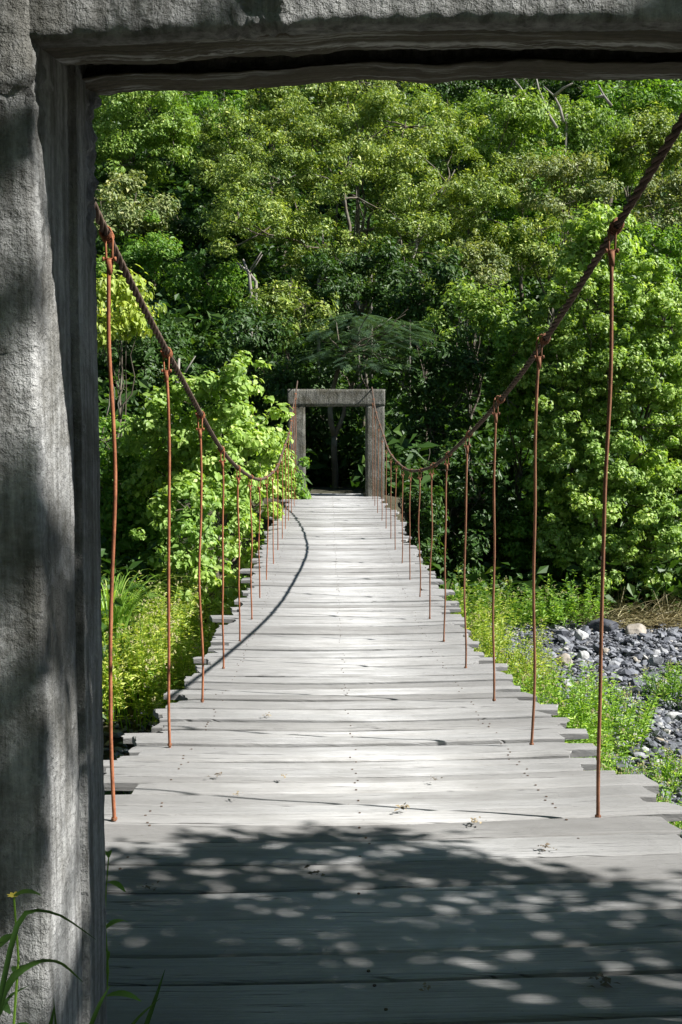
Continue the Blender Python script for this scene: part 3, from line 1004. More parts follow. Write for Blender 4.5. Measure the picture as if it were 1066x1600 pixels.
# feathery tree over the portal: pinnate sprays, forked trunk seen through the opening
def feather_tree():
    d = 30.0
    R = random.Random(5)
    bx = P(522, 700, d).x
    bz = terrain(bx, d)
    root = empty('feathery_tree', (bx, d, bz))
    tag(root, 'blue green feathery tree above the far portal, its forked trunk seen through the opening', 'tree', HG)
    mb = MB()
    def px(pts): return [np.array(P(a, b, dd)) for a, b, dd in pts]
    k1 = px([(523, 790, d), (524, 740, d), (522, 700, d), (523, 680, d)])
    mb.tube(k1, [.11, .10, .09, .09], 8)
    mb.tube(px([(523, 682, d), (517, 660, d), (516, 640, d), (520, 610, d), (530, 570, d), (545, 540, d)]), [.09, .085, .08, .07, .06, .03], 8)
    mb.tube(px([(523, 684, d), (530, 666, d), (537, 648, d), (539, 625, d), (560, 580, d), (590, 530, d)]), [.07, .065, .06, .05, .04, .02], 8)
    tips = []
    for _ in range(26):
        e = P(R.uniform(490, 650), R.uniform(480, 575), d + R.uniform(-1.6, 1.2))
        mb.tube(bent(P(545 + R.uniform(-10, 30), 550, d), e, 8, .12, R.random() * 40), np.linspace(.03, .006, 8), 5)
    mb.build('trunk', BARK, root, True)
    Cs, Ns, Ts = [], [], []
    fr = 0
    V, t, n0 = [], [], 0
    tiers = [(560, 492, 46, 12), (610, 503, 48, 12), (520, 515, 42, 12), (575, 520, 60, 12), (640, 520, 34, 10), (535, 540, 52, 12), (600, 540, 50, 11), (505, 552, 26, 9), (560, 562, 52, 10), (600, 566, 30, 7)]
    for q_ in range(560):
        tx, ty, trx, try_ = tiers[q_ % len(tiers)]
        u = R.random() * 2 * math.pi; q = R.random() ** .5
        cx_, cy_ = tx + math.cos(u) * trx * q * .8, ty + (R.gauss(0, .35) + q * q * .8) * try_
        yy = d + math.sin(u) * q * trx / F * d * .9 + (ty - 525) / 40 * -.6
        s = np.array(P(cx_, cy_, yy))
        ang = u + R.gauss(0, .6)
        dirn = np.array([math.cos(ang), math.sin(ang) * .9 - .3, R.uniform(-.35, .05)]); dirn /= np.linalg.norm(dirn)
        L = R.uniform(.45, .85)
        nn = np.array([0, 0, 1.0]) - dirn * dirn[2]; nn /= np.linalg.norm(nn)
        sd = np.cross(nn, dirn)
        m = 16
        for j in range(m):
            f = (j + .5) / m
            pc = s + dirn * L * f + np.array([0, 0, -0.16 * L * f * f])
            wl = .14 * math.sin(math.pi * (0.12 + .85 * f)) + .02
            for sg in (-1, 1):
                tipp = pc + sd * sg * wl + dirn * .03 - nn * .02
                w2 = dirn * L / m * .36
                V += [pc - w2 * .5, tipp - w2 * .3, tipp + w2 * .3, pc + w2]
                t.append((n0, n0 + 1, n0 + 2, n0 + 3)); n0 += 4
    mesh_np('crown', np.array(V), [np.array(t)], LM['feather'], root)


feather_tree()

# bare branching tree top right
def bare_tree():
    R = random.Random(21)
    d = 49.0
    root = empty('bare_tree', (P(845, 200, d).x, d, terrain(P(845, 200, d).x, d)))
    tag(root, 'leafless pale branches showing just under the beam at upper right', 'tree', HG)
    mb = MB()
    for pts in ([(870, 200), (858, 180), (840, 165), (815, 152), (790, 150), (762, 147)], [(858, 180), (850, 160), (842, 140), (838, 120)],
                [(835, 162), (822, 150), (812, 135), (800, 120)], [(880, 190), (875, 168), (866, 150), (850, 135)], [(805, 152), (792, 158), (778, 160)],
                [(955, 165), (944, 150), (935, 133)], [(944, 150), (930, 152)], [(866, 150), (880, 138), (895, 130)]):
        P3 = [np.array(P(a, b, d - 2 - .02 * (a - 760))) for a, b in pts]
        mb.tube(P3, np.linspace(.08, .025, len(P3)), 6)
    c = P(870, 200, d)
    mb.tube([(c.x, d - 2, c.z), (c.x + .2, d - 1, terrain(c.x, d - 1) - .2)], [.07, .1], 6)
    mb.build('trunk', BARE, root, True)


bare_tree()

# --- right-hand vine thicket at the river's far edge
RG = 'sunlit bushes along the right bank'
tree('vine_bush', 'tall pale green vine column climbing beside the top of the first right rod', 'bush', 930, 400, 60, 85, 29, 'lime', .17, .5, .42, aspect=.6, group=RG, fancy=True)
tree('vine_bush', 'broad bright green thicket between the second and first right rods', 'bush', 905, 560, 110, 110, 28, 'bright', .11, .75, .27, lobes_px=[(850, 520, 50, 50, 28.5), (925, 495, 70, 60, 28), (870, 590, 70, 60, 28), (950, 590, 65, 75, 27.6), (890, 660, 70, 55, 27.6)], aspect=.65, group=RG, depth=1.6, fancy=True)
tree('vine_bush', 'bright green thicket at the right edge above the riverbed', 'bush', 1020, 560, 85, 120, 28.5, 'lime', .11, .75, .27, lobes_px=[(1000, 470, 55, 50, 29), (1050, 520, 60, 60, 28.5), (1010, 590, 65, 65, 28), (1070, 620, 50, 70, 28), (1000, 670, 70, 55, 27.8)], aspect=.65, group=RG, depth=1.6, fancy=True)
tree('vine_bush', 'darker green thicket behind the third right rod', 'bush', 815, 620, 60, 95, 29, 'mid', .11, .7, .28, aspect=.65, group=RG, depth=1.3, fancy=True)
tree('vine_bush', 'large pale leafed mound hanging over the dry brush', 'bush', 945, 790, 120, 125, 27.5, 'lime', .11, .75, .27, lobes_px=[(900, 730, 60, 55, 27.6), (970, 740, 75, 60, 27.3), (1040, 790, 60, 60, 27.3), (920, 810, 60, 60, 27.0), (985, 830, 75, 65, 26.8), (940, 880, 70, 45, 26.8), (1030, 870, 60, 45, 26.6), (870, 860, 45, 50, 27.2)], aspect=.65, group=RG, depth=1.6, fancy=True)
tree('vine_bush', 'shaded lower thicket behind the second right rod', 'bush', 835, 830, 65, 95, 28.5, 'mid', .11, .7, .28, aspect=.65, group=RG, depth=1.2, fancy=True)
tree('vine_bush', 'brownish green bush at the right edge with dead twigs', 'bush', 1085, 720, 50, 90, 28.5, 'olive', .12, .5, .4, group=RG)

# --- left bushes
tree('broadleaf_tree', 'low dark bush close to the right corner of the deck end by the portal', 'bush', 650, 830, 48, 70, 25.6, 'dark', .14, .6, .35, group=RG)
LG = 'leafy bushes left of the bridge'
tree('leafy_bush', 'bright large leaved bush rising behind the third and fourth left rods', 'bush', 335, 680, 105, 120, 19.5, 'lime', .13, .7, .23, aspect=.62,
     lobes_px=[(365, 605, 42, 42, 19.5), (330, 660, 75, 65, 19.7), (262, 690, 62, 55, 20), (400, 680, 45, 55, 20.5), (425, 705, 22, 40, 21.5), (350, 735, 70, 55, 19.6), (255, 750, 60, 55, 20.3)], group=LG, fancy=True, trunk=False)
tree('leafy_bush', 'green leafy bush low beside the middle of the left planks', 'bush', 320, 840, 90, 85, 18, 'lime', .12, .7, .22, aspect=.62,
     lobes_px=[(290, 800, 48, 42, 18), (300, 870, 62, 55, 17.5), (360, 850, 60, 70, 18.5), (395, 800, 45, 60, 20), (420, 760, 35, 40, 22), (345, 920, 50, 40, 17)], group=LG, fancy=True, trunk=False)
tree('leafy_bush', 'shaded green bush at the left between the pillar and second rod', 'bush', 190, 740, 70, 85, 21, 'mid', .11, .55, .36, aspect=.6, group=LG, fancy=True, trunk=False)
tree('leafy_bush', 'deep shaded bush under the leafy one, beside the tall grass clump', 'bush', 215, 850, 70, 70, 20.5, 'mid', .11, .45, .36, aspect=.6, group=LG, fancy=True, trunk=False)
tree('leafy_bush', 'small green bush against the left pillar of the far portal', 'bush', 455, 760, 20, 38, 24.4, 'mid', .12, .5, .25, aspect=.6, group=LG, fancy=True, trunk=False)
tree('leafy_bush', 'pale drooping foliage behind the first left rod below its clamp', 'bush', 185, 490, 62, 50, 24, 'weed', .15, .32, .36, droop=.9, group=LG, fancy=True, trunk=True, tr=.05)


# --- stem weeds: clumps of upright leafy stems with narrow leaves
def weed_patch(name, label, cat, spots, mat, h=1.0, stems=60, leaf=.10, group=None, fl=0.3, aspect=.28):
    """spots: (px, py_of_ground, d, radius)"""
    x0 = P(spots[0][0], 900, spots[0][2]).x
    root = empty(name, (x0, spots[0][2], terrain(x0, spots[0][2])))
    tag(root, label, cat, group)
    Cs, Ns, Ls = [], [], []
    st = MB(); fb = MB()
    for (pxx, d, rad, hh) in spots:
        cx = P(pxx, 900, d).x
        for _ in range(stems):
            a = rng.uniform(0, 2 * math.pi); q = rng.random() ** .5
            bx, by = cx + math.cos(a) * q * rad, d + math.sin(a) * q * rad
            bz = terrain(bx, by)
            H = hh * rng.uniform(.5, 1.1) * (1 - .3 * q * q) * (1.25 if rng.random() < .1 else 1)
            lean = rng.normal(0, .16, 2) + np.array([math.cos(a), math.sin(a)]) * q * .25
            tip = np.array([bx + lean[0] * H, by + lean[1] * H, bz + H])
            b0 = np.array([bx, by, bz])
            st.tube([b0, (b0 + tip) / 2 + [lean[0] * .05, 0, .05], tip], [.008, .006, .003], 3, False)
            m = int(H / .034)
            f = rng.uniform(.15, 1, m) ** .8
            pos = b0 + (tip - b0) * f[:, None]
            an = rng.uniform(0, 2 * math.pi, m)
            o = np.stack([np.cos(an), np.sin(an), rng.uniform(.05, .7, m)], -1)
            L = leaf * rng.uniform(.55, 1.2, m) * (1.15 - .45 * f)
            pos = pos + o * L[:, None] * .55
            nn = np.array([0, 0, 1.0]) + rng.normal(0, .35, (m, 3)) - o * .2
            Cs.append(pos); Ns.append((nn, o)); Ls.append(L)
            if rng.random() < fl:
                for _k in range(5):
                    c_ = tip + rng.normal(0, .022, 3)
                    fb.tube([c_, c_ + [0, 0, .02]], [.012, .009], 5)
    C = np.vstack(Cs); Nn = np.vstack([a for a, b in Ns]); T = np.vstack([b for a, b in Ns]); L = np.concatenate(Ls)[:, None]
    T /= np.linalg.norm(T, axis=1)[:, None]
    S = np.cross(Nn, T); S /= np.linalg.norm(S, axis=1)[:, None] + 1e-9
    Nn = np.cross(T, S)
    b = C - T * L * .5; p = C + T * L * .5 - np.array([0, 0, 1.0]) * L * .12
    l = C + S * L * aspect * .5 + Nn * L * .05; r = C - S * L * aspect * .5 + Nn * L * .05
    V = np.stack([b, r, p, l], 1).reshape(-1, 3)
    i = np.arange(len(C))[:, None] * 4
    mesh_np('leaves', V, [np.vstack([i + [0, 1, 2], i + [0, 2, 3]])], LM[mat], root)
    st.build('stems', LM['grass'], root)
    if fb.n: tag(fb.build('flower_heads', PALEFL, root), kind='stuff')
    return root


WG = 'weedy shrubs growing below the bridge'
weed_patch('weedy_shrub', 'yellow green weedy shrub left of the deck behind the second left rod', 'shrub', [(215, 15.5, .9, 1.2), (285, 15.5, .9, 1.25), (330, 16.5, .7, 1.2), (175, 17.0, .8, 1.3)], 'weed', stems=110, group=WG, leaf=.13)
weed_patch('weedy_shrub', 'yellow green weeds beside the pillar, low behind the first left rod', 'shrub', [(175, 13.4, .8, 1.15), (235, 13.6, .8, 1.15), (285, 14.0, .6, 1.05)], 'weed', stems=120, group=WG, leaf=.12)
weed_patch('weedy_shrub', 'shaded weeds in the shadow of the deck under the left plank ends', 'shrub', [(225, 10.0, .6, .9), (275, 11.2, .5, .95), (180, 8.8, .6, .8), (320, 13.0, .5, 1.0)], 'weedgreen', stems=80, group=WG, leaf=.10)
weed_patch('weedy_shrub', 'taller weedy shrub close to the middle left edge of the planks', 'shrub', [(345, 18.5, .8, 1.4), (375, 20.5, .7, 1.4), (300, 18.5, .8, 1.3)], 'weed', stems=90, group=WG, leaf=.13)
weed_patch('weedy_shrub', 'bright green low shrub amid the river stones behind the first right rod', 'shrub', [(865, 15.5, .9, 1.1), (935, 15.2, .8, 1.05), (895, 13.8, .8, .8)], 'weedgreen', stems=120, group=WG, leaf=.12)
weed_patch('weedy_shrub', 'green weeds below the right plank ends near the first right rod', 'shrub', [(985, 12.2, .55, .55), (930, 12.6, .5, .6), (1040, 11.6, .4, .4)], 'weedgreen', stems=80, group=WG, leaf=.10)
weed_patch('weedy_shrub', 'yellow flowered shrub between the third and second right rods', 'shrub', [(780, 19.5, .9, 1.45), (740, 21.5, .7, 1.5), (820, 18.2, .5, 1.0)], 'weed', stems=90, group=WG, leaf=.13)
weed_patch('weedy_shrub', 'leafy weeds at the foot of the thicket, between dry brush and deck', 'shrub', [(890, 25.3, .9, 1.15), (845, 25.5, .8, 1.0)], 'weedgreen', stems=60, group=WG, leaf=.16)
weed_patch('weedy_shrub', 'small green tuft of weeds at the right edge beside the white stone', 'shrub', [(1060, 17.5, .5, .7)], 'weedgreen', stems=70, group=WG, leaf=.12)
weed_patch('weedy_shrub', 'sparse green weeds among stones at the lower right edge', 'shrub', [(1060, 13.2, .35, .5)], 'weedgreen', stems=50, group=WG, leaf=.10)
weed_patch('weedy_shrub', 'dark leafy weeds right of the deck behind the fourth right rod', 'shrub', [(725, 24.5, .8, 1.3), (790, 25.0, .8, 1.2)], 'mid', stems=70, group=WG, leaf=.15)


def blades(name, label, cat, base, n, L0, L1, w, mat, spreadr, group=None, lean=(0, 0), parent=None):
    root = parent or tag(empty(name, base), label, cat, group)
    V, t, n0 = [], [], 0
    for _ in range(n):
        a = rng.uniform(0, 2 * math.pi)
        r = spreadr * rng.random() ** .5
        p = np.array([base[0] + math.cos(a) * r, base[1] + math.sin(a) * r, base[2]])
        dr = np.array([math.cos(a) + lean[0], math.sin(a) + lean[1], 0]) * rng.uniform(.3, 1.0)
        L = rng.uniform(L0, L1)
        k = 9
        sd = np.cross(dr / (np.linalg.norm(dr) + 1e-6), [0, 0, 1])
        for j in range(k):
            f = j / (k - 1)
            q = p + dr * L * (f * .35 + .45 * f * f) * .8 + np.array([0, 0, L * (f - .55 * f ** 2.6)])
            ww = w * (1 - f ** 2.2) * (.55 + .45 * min(1, f * 4)) + .0006
            V += [q - sd * ww, q + np.array([0, 0, -ww * .35]), q + sd * ww]
        for j in range(k - 1):
            for e in (0, 1):
                b = n0 + j * 3 + e
                t.append((b, b + 1, b + 4, b + 3))
        n0 += 3 * k
    mesh_np('blades', np.array(V), [np.array(t)], LM[mat], root, True)
    return root


gx = P(165, 900, 14.5)
blades('grass_clump', 'tall arching grass clump beside the left pillar, below the big bush', 'grass clump', (gx.x, 14.8, terrain(gx.x, 14.8) + .6), 150, 1.2, 2.0, .011, 'weedgreen', .25)
# dry brush at the foot of the right thicket
def brush():
    c = P(1000, 930, 25.5)
    root = empty('dry_brush', (c.x, 25.5, terrain(c.x, 25.5)))
    tag(root, 'tangle of dry brown twigs between the riverbed stones and the pale thicket', 'dry brush')
    mb = MB()
    for _ in range(1500):
        x = P(rng.uniform(925, 1110), 930, 25.5).x; y = 25.3 + rng.uniform(-.9, 1.4)
        z = terrain(x, y) + rng.uniform(0, .35) * rng.random()
        dd = np.array([rng.normal(0, 1), rng.normal(0, .6), abs(rng.normal(.25, .35))]); dd /= np.linalg.norm(dd)
        L = rng.uniform(.4, 1.3)
        a = np.array([x, y, z])
        mb.tube([a, a + dd * L * .5 + rng.normal(0, .04, 3), a + dd * L + [0, 0, -.12]], [.009, .007, .003], 3, False)
    mb.build('twigs', LM['dry'], root)


brush()

# understory leaves on the far slope: an uncountable mass
def understory():
    Cs, Ns = [], []
    n = 300000
    y = 26.0 + rng.random(n) ** 1.15 * 62
    x = rng.uniform(-.42, .46, n) * y
    m = ~((np.abs(x - .16) < 1.3) & (y < 32))
    n2 = 50000
    yl = rng.uniform(9, 27, n2); xl = -rng.uniform(3.2, 13, n2)
    m = np.concatenate([m, xl > -.42 * yl - 2])
    x = np.concatenate([x, xl]); y = np.concatenate([y, yl])
    x, y = x[m], y[m]
    z = np.array([terrain(a, b) for a, b in zip(x[::6], y[::6])])
    z = np.repeat(z, 6)[:len(x)]
    nx = np.repeat(x[::6], 6)[:len(x)] + rng.normal(0, .28, len(x)); ny = np.repeat(y[::6], 6)[:len(x)] + rng.normal(0, .28, len(x))
    C = np.stack([nx, ny, z + np.abs(rng.normal(.2, .55, len(x)))], -1)
    Nn = rng.normal(0, .6, (len(x), 3)) + [0, -.2, 1]
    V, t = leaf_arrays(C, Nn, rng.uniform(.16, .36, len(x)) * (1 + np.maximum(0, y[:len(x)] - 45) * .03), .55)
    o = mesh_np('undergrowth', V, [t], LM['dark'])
    tag(o, 'low dark undergrowth covering the hillside floor beneath the trees', 'undergrowth', kind='stuff')


understory()

# thin trunks and dead stems in the gloom
R = random.Random(9)
stemdefs = [(392, 455, 380, 405, 36.5), (498, 440, 505, 360, 39), (560, 460, 552, 380, 38.5), (580, 455, 572, 395, 38.5), (400, 440, 370, 410, 37), (265, 640, 280, 560, 26), (640, 420, 655, 350, 38.5)]

# overhanging tree out of frame on the right: its crown dapples the near deck and portal
def shade_tree():
    root = empty('overhanging_tree', (7.5, -1.5, 3.6))
    tag(root, 'tree beside the near portal whose leaves dapple the first planks with shade', 'tree')
    S = np.array(SUN)
    Cs, Ns = [], []
    mb = MB()
    tp = bent((8.5, -1.2, 3.4), (8.0, -.6, 13.0), 10, .05, 3.3)
    mb.tube(tp, np.linspace(.2, .06, 10), 8)
    R = random.Random(77)
    spots = []
    def edge(x): return float(np.interp(x, [-1.2, -.8, -.5, -.15, .28, .45, .65, 1.2, 2], [3.45, 3.55, 3.82, 3.92, 3.88, 3.72, 3.5, 3.27, 3.2])) + .04 * math.sin(x * 9)
    for _ in range(1650):
        x = R.uniform(-1.5, 2.0)
        e = edge(x)
        v = R.random()
        y = e - 0.05 - (v ** 1.25) * 4.0
        dens = min(1.0, 0.36 + (e - y) * .42 + (.20 if x < 0 else 0)) if y > 1.9 else .62
        if R.random() > dens: continue
        if y < 2.3 and (x < -.4 or R.random() < .6): continue
        spots.append((x, y, deck_z(max(0, y)), R.uniform(4.6, 6.8), R.uniform(.07, .19)))
    # twigs whose shadows slant across the portal's front face
    for (lx, lz, ln, wd) in [(-.95, 3.9, .6, .05), (-.9, 4.25, .6, .03), (-.85, 4.62, .55, .04), (-.85, 4.95, .5, .03), (-.8, 5.25, .5, .03), (-.30, 5.62, .3, .02), (.45, 5.62, .3, .02),
                             (-.6, 3.6, .5, .05), (-.62, 4.35, .35, .03)]:
        s0 = R.uniform(6.5, 9)
        a3 = np.array([lx, 1.74, lz]) + S * s0; b3 = np.array([lx + ln * .72, 1.74, lz + ln * .70]) + S * s0
        mb.tube(bent(a3 - (b3 - a3) * .2, b3, 8, .04, R.random() * 40), np.linspace(.012, .004, 8), 5)
        m_ = int(ln / .045)
        for q_ in range(m_):
            c = a3 + (b3 - a3) * (q_ / m_) + rng.normal(0, wd * .4, 3)
            n = 3
            Cs.append(c + rng.normal(0, wd * .55, (n, 3))); Ns.append(rng.normal(0, .5, (n, 3)) + S)
    for x, y, z, s, rad in spots:
        c = np.array([x, y, z]) + S * s
        n = R.randint(10, 22)
        o = rng.normal(0, rad * .6, (n, 3))
        Cs.append(c + o); Ns.append(rng.normal(0, .5, (n, 3)) + [0.3, 0, 1])
    C = np.vstack(Cs)
    V, t = leaf_arrays(C, np.vstack(Ns), rng.uniform(.05, .12, len(C)), .45, fancy=True)
    mesh_np('crown', V, [t], LM['mid'], root)
    for k in range(60):
        x, y, z, s, rad = spots[R.randrange(len(spots))]
        e = np.array([x, y, z]) + S * s
        mb.tube(bent(tp[R.randint(4, 9)], e, 10, .1, R.random() * 40), np.linspace(.028, .006, 10), 5)
    mb.build('trunk', BARK, root, True)


shade_tree()

for (bx, by, lobes, leafc, lab) in [  # unseen trees added to shut out sky light and deepen the near shade
    (-6.5, -1.0, [((-4.5, 0.5, 13.2), (4.6, 4.0, 1.7)), ((0.3, 1.0, 14.0), (4.2, 4.2, 1.3)), ((-5.0, 6.0, 14.5), (4.5, 4.0, 1.5)), ((0.5, 7.0, 15.6), (4.5, 4.4, 1.3))], .33, 'unseen spreading tree added on the near bank, its canopy screening sky light from the near portal'),
    (0.5, -9.0, [((0.5, -8.5, 9.0), (5.0, 4.0, 5.0)), ((-5.5, -7.0, 9.0), (4.0, 4.0, 4.8)), ((5.5, -7.5, 9.5), (3.6, 3.6, 4.6))], .33, 'unseen tall tree added on the near bank behind the viewpoint to screen sky light'),
    (-8.5, 12.0, [((-6.5, 11.5, 15.2), (5.5, 4.6, 1.7)), ((-1.0, 13.0, 17.0), (4.5, 4.2, 1.3))], .33, 'unseen tall tree added on the left bank, its high canopy shutting out overhead sky'),
    (-9.0, -3.5, [((-8.0, -2.5, 8.5), (3.4, 4.0, 4.2))], .3, 'unseen leafy tree added far left of the near portal to screen sky light'),
    (-10.0, 5.0, [((-8.8, 3.5, 9.0), (2.8, 3.6, 4.6)), ((-9.5, 9.0, 10.0), (2.8, 3.2, 4.6)), ((-10.5, 14.5, 10.0), (3.0, 3.4, 4.6))], .3, 'unseen dense tree added on the left bank beyond the left edge of the view to block low sky'),
    (15.2, 3.0, [((15.0, 3.0, 6.6), (3.0, 3.6, 3.0))], .3, 'unseen round tree added on the right bank beyond the right edge of the view to block low sky'),
    (11.5, -7.5, [((11.5, -7.5, 9.5), (4.3, 3.6, 4.4))], .3, 'unseen tree added on the near bank far right of the near portal to screen sky light')]:
    root = empty('broadleaf_tree', (bx, by, terrain(bx, by)))
    tag(root, lab, 'tree', 'unseen trees added to screen the sky')
    C, Nn = lobe_leaves(lobes, leafc, .9, .9, back=1.0)
    V, t = leaf_arrays(C, Nn, leafc * rng.uniform(.6, 1.2, len(C)), .55)
    mesh_np('crown', V, [t], LM['mid'], root)
    mb = MB(); tp_ = bent((bx, by, terrain(bx, by) - .2), (lobes[0][0][0] * .6 + bx * .4, by * .6 + lobes[0][0][1] * .4, lobes[0][0][2] - .5), 10, .05)
    mb.tube(tp_, np.linspace(.32, .12, 10), 8)
    for lc, lr in lobes:
        for q_ in range(3):
            e = np.array(lc) + rng.normal(0, .45, 3) * np.array(lr)
            mb.tube(bent(tp_[5 + q_], e, 10, .1, rng.uniform(0, 40)), np.linspace(.11, .02, 10), 6)
    mb.build('trunk', BARK, root, True)

# ---------------------------------------------------------------- river stones and boulders
def ico(sub):
    import bmesh
    bm = bmesh.new()
    bmesh.ops.create_icosphere(bm, subdivisions=sub, radius=1)
    V = np.array([v.co[:] for v in bm.verts]); T = np.array([[v.index for v in f.verts] for f in bm.faces])
    bm.free()
    return V, T


def rot_rand(n, tiltmax=0.5):
    a = rng.uniform(0, 2 * np.pi, n); t = rng.normal(0, tiltmax, n); u = rng.normal(0, tiltmax, n)
    ca, sa, ct, st_, cu, su = np.cos(a), np.sin(a), np.cos(t), np.sin(t), np.cos(u), np.sin(u)
    Rz = np.stack([np.stack([ca, -sa, 0 * a], -1), np.stack([sa, ca, 0 * a], -1), np.stack([0 * a, 0 * a, 0 * a + 1], -1)], 1)
    Rx = np.stack([np.stack([0 * a + 1, 0 * a, 0 * a], -1), np.stack([0 * a, ct, -st_], -1), np.stack([0 * a, st_, ct], -1)], 1)
    Ry = np.stack([np.stack([cu, 0 * a, su], -1), np.stack([0 * a, 0 * a + 1, 0 * a], -1), np.stack([-su, 0 * a, cu], -1)], 1)
    return Rx @ Ry @ Rz


def stones():
    V0, T0 = ico(1)
    n = 26000
    y = 8 + rng.random(n) * 18.5
    x = rng.uniform(1.0, .43 * y + 2.5)
    k = 3500
    yl = 8 + rng.random(k) * 9; xl = -rng.uniform(.9, .32 * yl)
    x = np.concatenate([x, xl]); y = np.concatenate([y, yl])
    zz_ = np.array([terrain(a, b) for a, b in zip(x, y)])
    x, y = x[zz_ < 1.5], y[zz_ < 1.5]
    n = len(x)
    s = 0.028 + rng.pareto(2.8, n) * 0.035
    s = np.minimum(s, .17)
    shp = V0[None] * (1 + rng.normal(0, .12, (n, len(V0), 1)))
    shp *= np.stack([s * rng.uniform(.8, 1.6, n), s * rng.uniform(.6, 1.1, n), s * rng.uniform(.25, .65, n)], -1)[:, None, :]
    shp = np.einsum('nij,nvj->nvi', rot_rand(n, .35), shp)
    z = np.array([terrain(a, b) for a, b in zip(x, y)]) + rng.uniform(0, .05, n) + s * .15
    V = (shp + np.stack([x, y, z], -1)[:, None, :]).reshape(-1, 3)
    T = (T0[None] + (np.arange(n) * len(V0))[:, None, None]).reshape(-1, 3)
    o = mesh_np('river_stones', V, [T], STONE)
    tag(o, 'blue grey slate stones covering the dry riverbed', 'stones', kind='stuff')


stones()


def boulder(px, py, wpx, hpx, d, mat, label, flat=0.0):
    V0, T0 = ico(4)
    c = P(px, py, d)
    # sit it on the bed along the sight line
    g = terrain(c.x, d)
    rx, rz = wpx / 2 / F * d, hpx / 2 / F * d
    sd = px * .37
    V = []
    rr = random.Random(int(px + py))
    cuts = [(Vector((rr.gauss(0, 1), rr.gauss(0, 1), rr.gauss(.2, .8))).normalized(), rr.uniform(.55, .85)) for _ in range(7)]
    for v in V0:
        p = Vector(v)
        for nrm, k in cuts:
            e = p.dot(nrm)
            if e > k: p = p - nrm * (e - k) * .92
        p *= 1 + .10 * noise.fractal(p * 1.6 + Vector((sd, 0, 0)), .9, 2, 4)
        V.append((p.x * rx, p.y * rx * .9, p.z * rz * 1.15))
    z = g + rz * .45
    V = np.array(V) + [c.x, d, z]
    o = empty_boulder(V, T0, (c.x, d, g), mat)
    tag(o, label, 'boulder', 'boulders on the riverbed')


def empty_boulder(V, T, base, mat):
    me_o = mesh_np('boulder', V - np.array(base), [T], ROCKS[mat], None, True)
    me_o.location = base
    return me_o


def dist_for(py):
    return 4.4 * F / (py - 705)


for (px, py, w, h, m, lab) in [
    (992, 993, 46, 24, 'tan', 'large tan peaked boulder near the top of the riverbed, right of the first rod'),
    (943, 990, 56, 26, 'dark', 'dark slate boulder left of the large tan one'),
    (908, 998, 24, 20, 'white', 'small pale boulder left of the dark slate one'),
    (878, 1042, 34, 30, 'tan', 'brown tan boulder beside the low green shrub, near the second right rod'),
    (845, 1050, 40, 14, 'white', 'flat pale slab just above the deck edge near the second right rod'),
    (1033, 1066, 30, 18, 'white', 'rounded white boulder at the right of the low green shrub'),
    (912, 1030, 22, 20, 'white', 'pale upright stone between tan boulder and shrub top'),
    (945, 1018, 20, 14, 'tan', 'small tan stone under the large tan boulder'),
    (1005, 1180, 24, 20, 'white', 'white stone at the lower right edge of the green shrub'),
    (1055, 1120, 34, 14, 'white', 'flat pale stone against the right edge of the photo, below the white boulder'),
    (1052, 1280, 40, 36, 'slate', 'grey stone beside the ends of the nearest right planks'),
    (860, 1020, 30, 12, 'slate', 'flat slate slab leaning at the left end of the stones'),
    (975, 955, 18, 12, 'white', 'little pale stone at the far edge by the dry brush'),
    (1030, 1135, 22, 14, 'slate', 'small grey slab beneath the flat pale stone'),
]:
    boulder(px, py, w, h, dist_for(py), m, lab)

# ---------------------------------------------------------------- small things
def crumple(name, px, py, size, mat, label, group='dry leaf bits lying on the planks'):
    # find the deck point under this pixel
    lo, hi = 1.2, 25
    for _ in range(40):
        mid = (lo + hi) / 2
        if P(px, py, mid).z > deck_z(mid): lo = mid
        else: hi = mid
    c = P(px, py, lo)
    V, t, n0 = [], [], 0
    cz = deck_z(lo)
    mb = MB()
    for _ in range(14):
        o = rng.normal(0, size * .33, 3); o[2] = abs(o[2]) * .35 + .003
        a = rng.uniform(0, 6.28); L = size * rng.uniform(.25, .6)
        u = np.array([math.cos(a), math.sin(a), rng.uniform(-.2, .4)]) * L; w_ = np.array([-math.sin(a), math.cos(a), rng.uniform(-.4, .6)]) * L * .5
        b = np.array([c.x, lo, cz]) + o
        mb.add([b - u * .5, b - w_ * .5 + [0, 0, L * .12], b + u * .5, b + w_ * .5 + [0, 0, L * .15], b + [0, 0, L * .05]], None, [(0, 1, 4), (1, 2, 4), (2, 3, 4), (3, 0, 4)])
    V = np.vstack(mb.V) - np.array([c.x, lo, cz])
    o = mesh_np(name, V, [np.vstack(mb.Ft)], mat)
    o.location = (c.x, lo, cz)
    tag(o, label, 'debris', group)


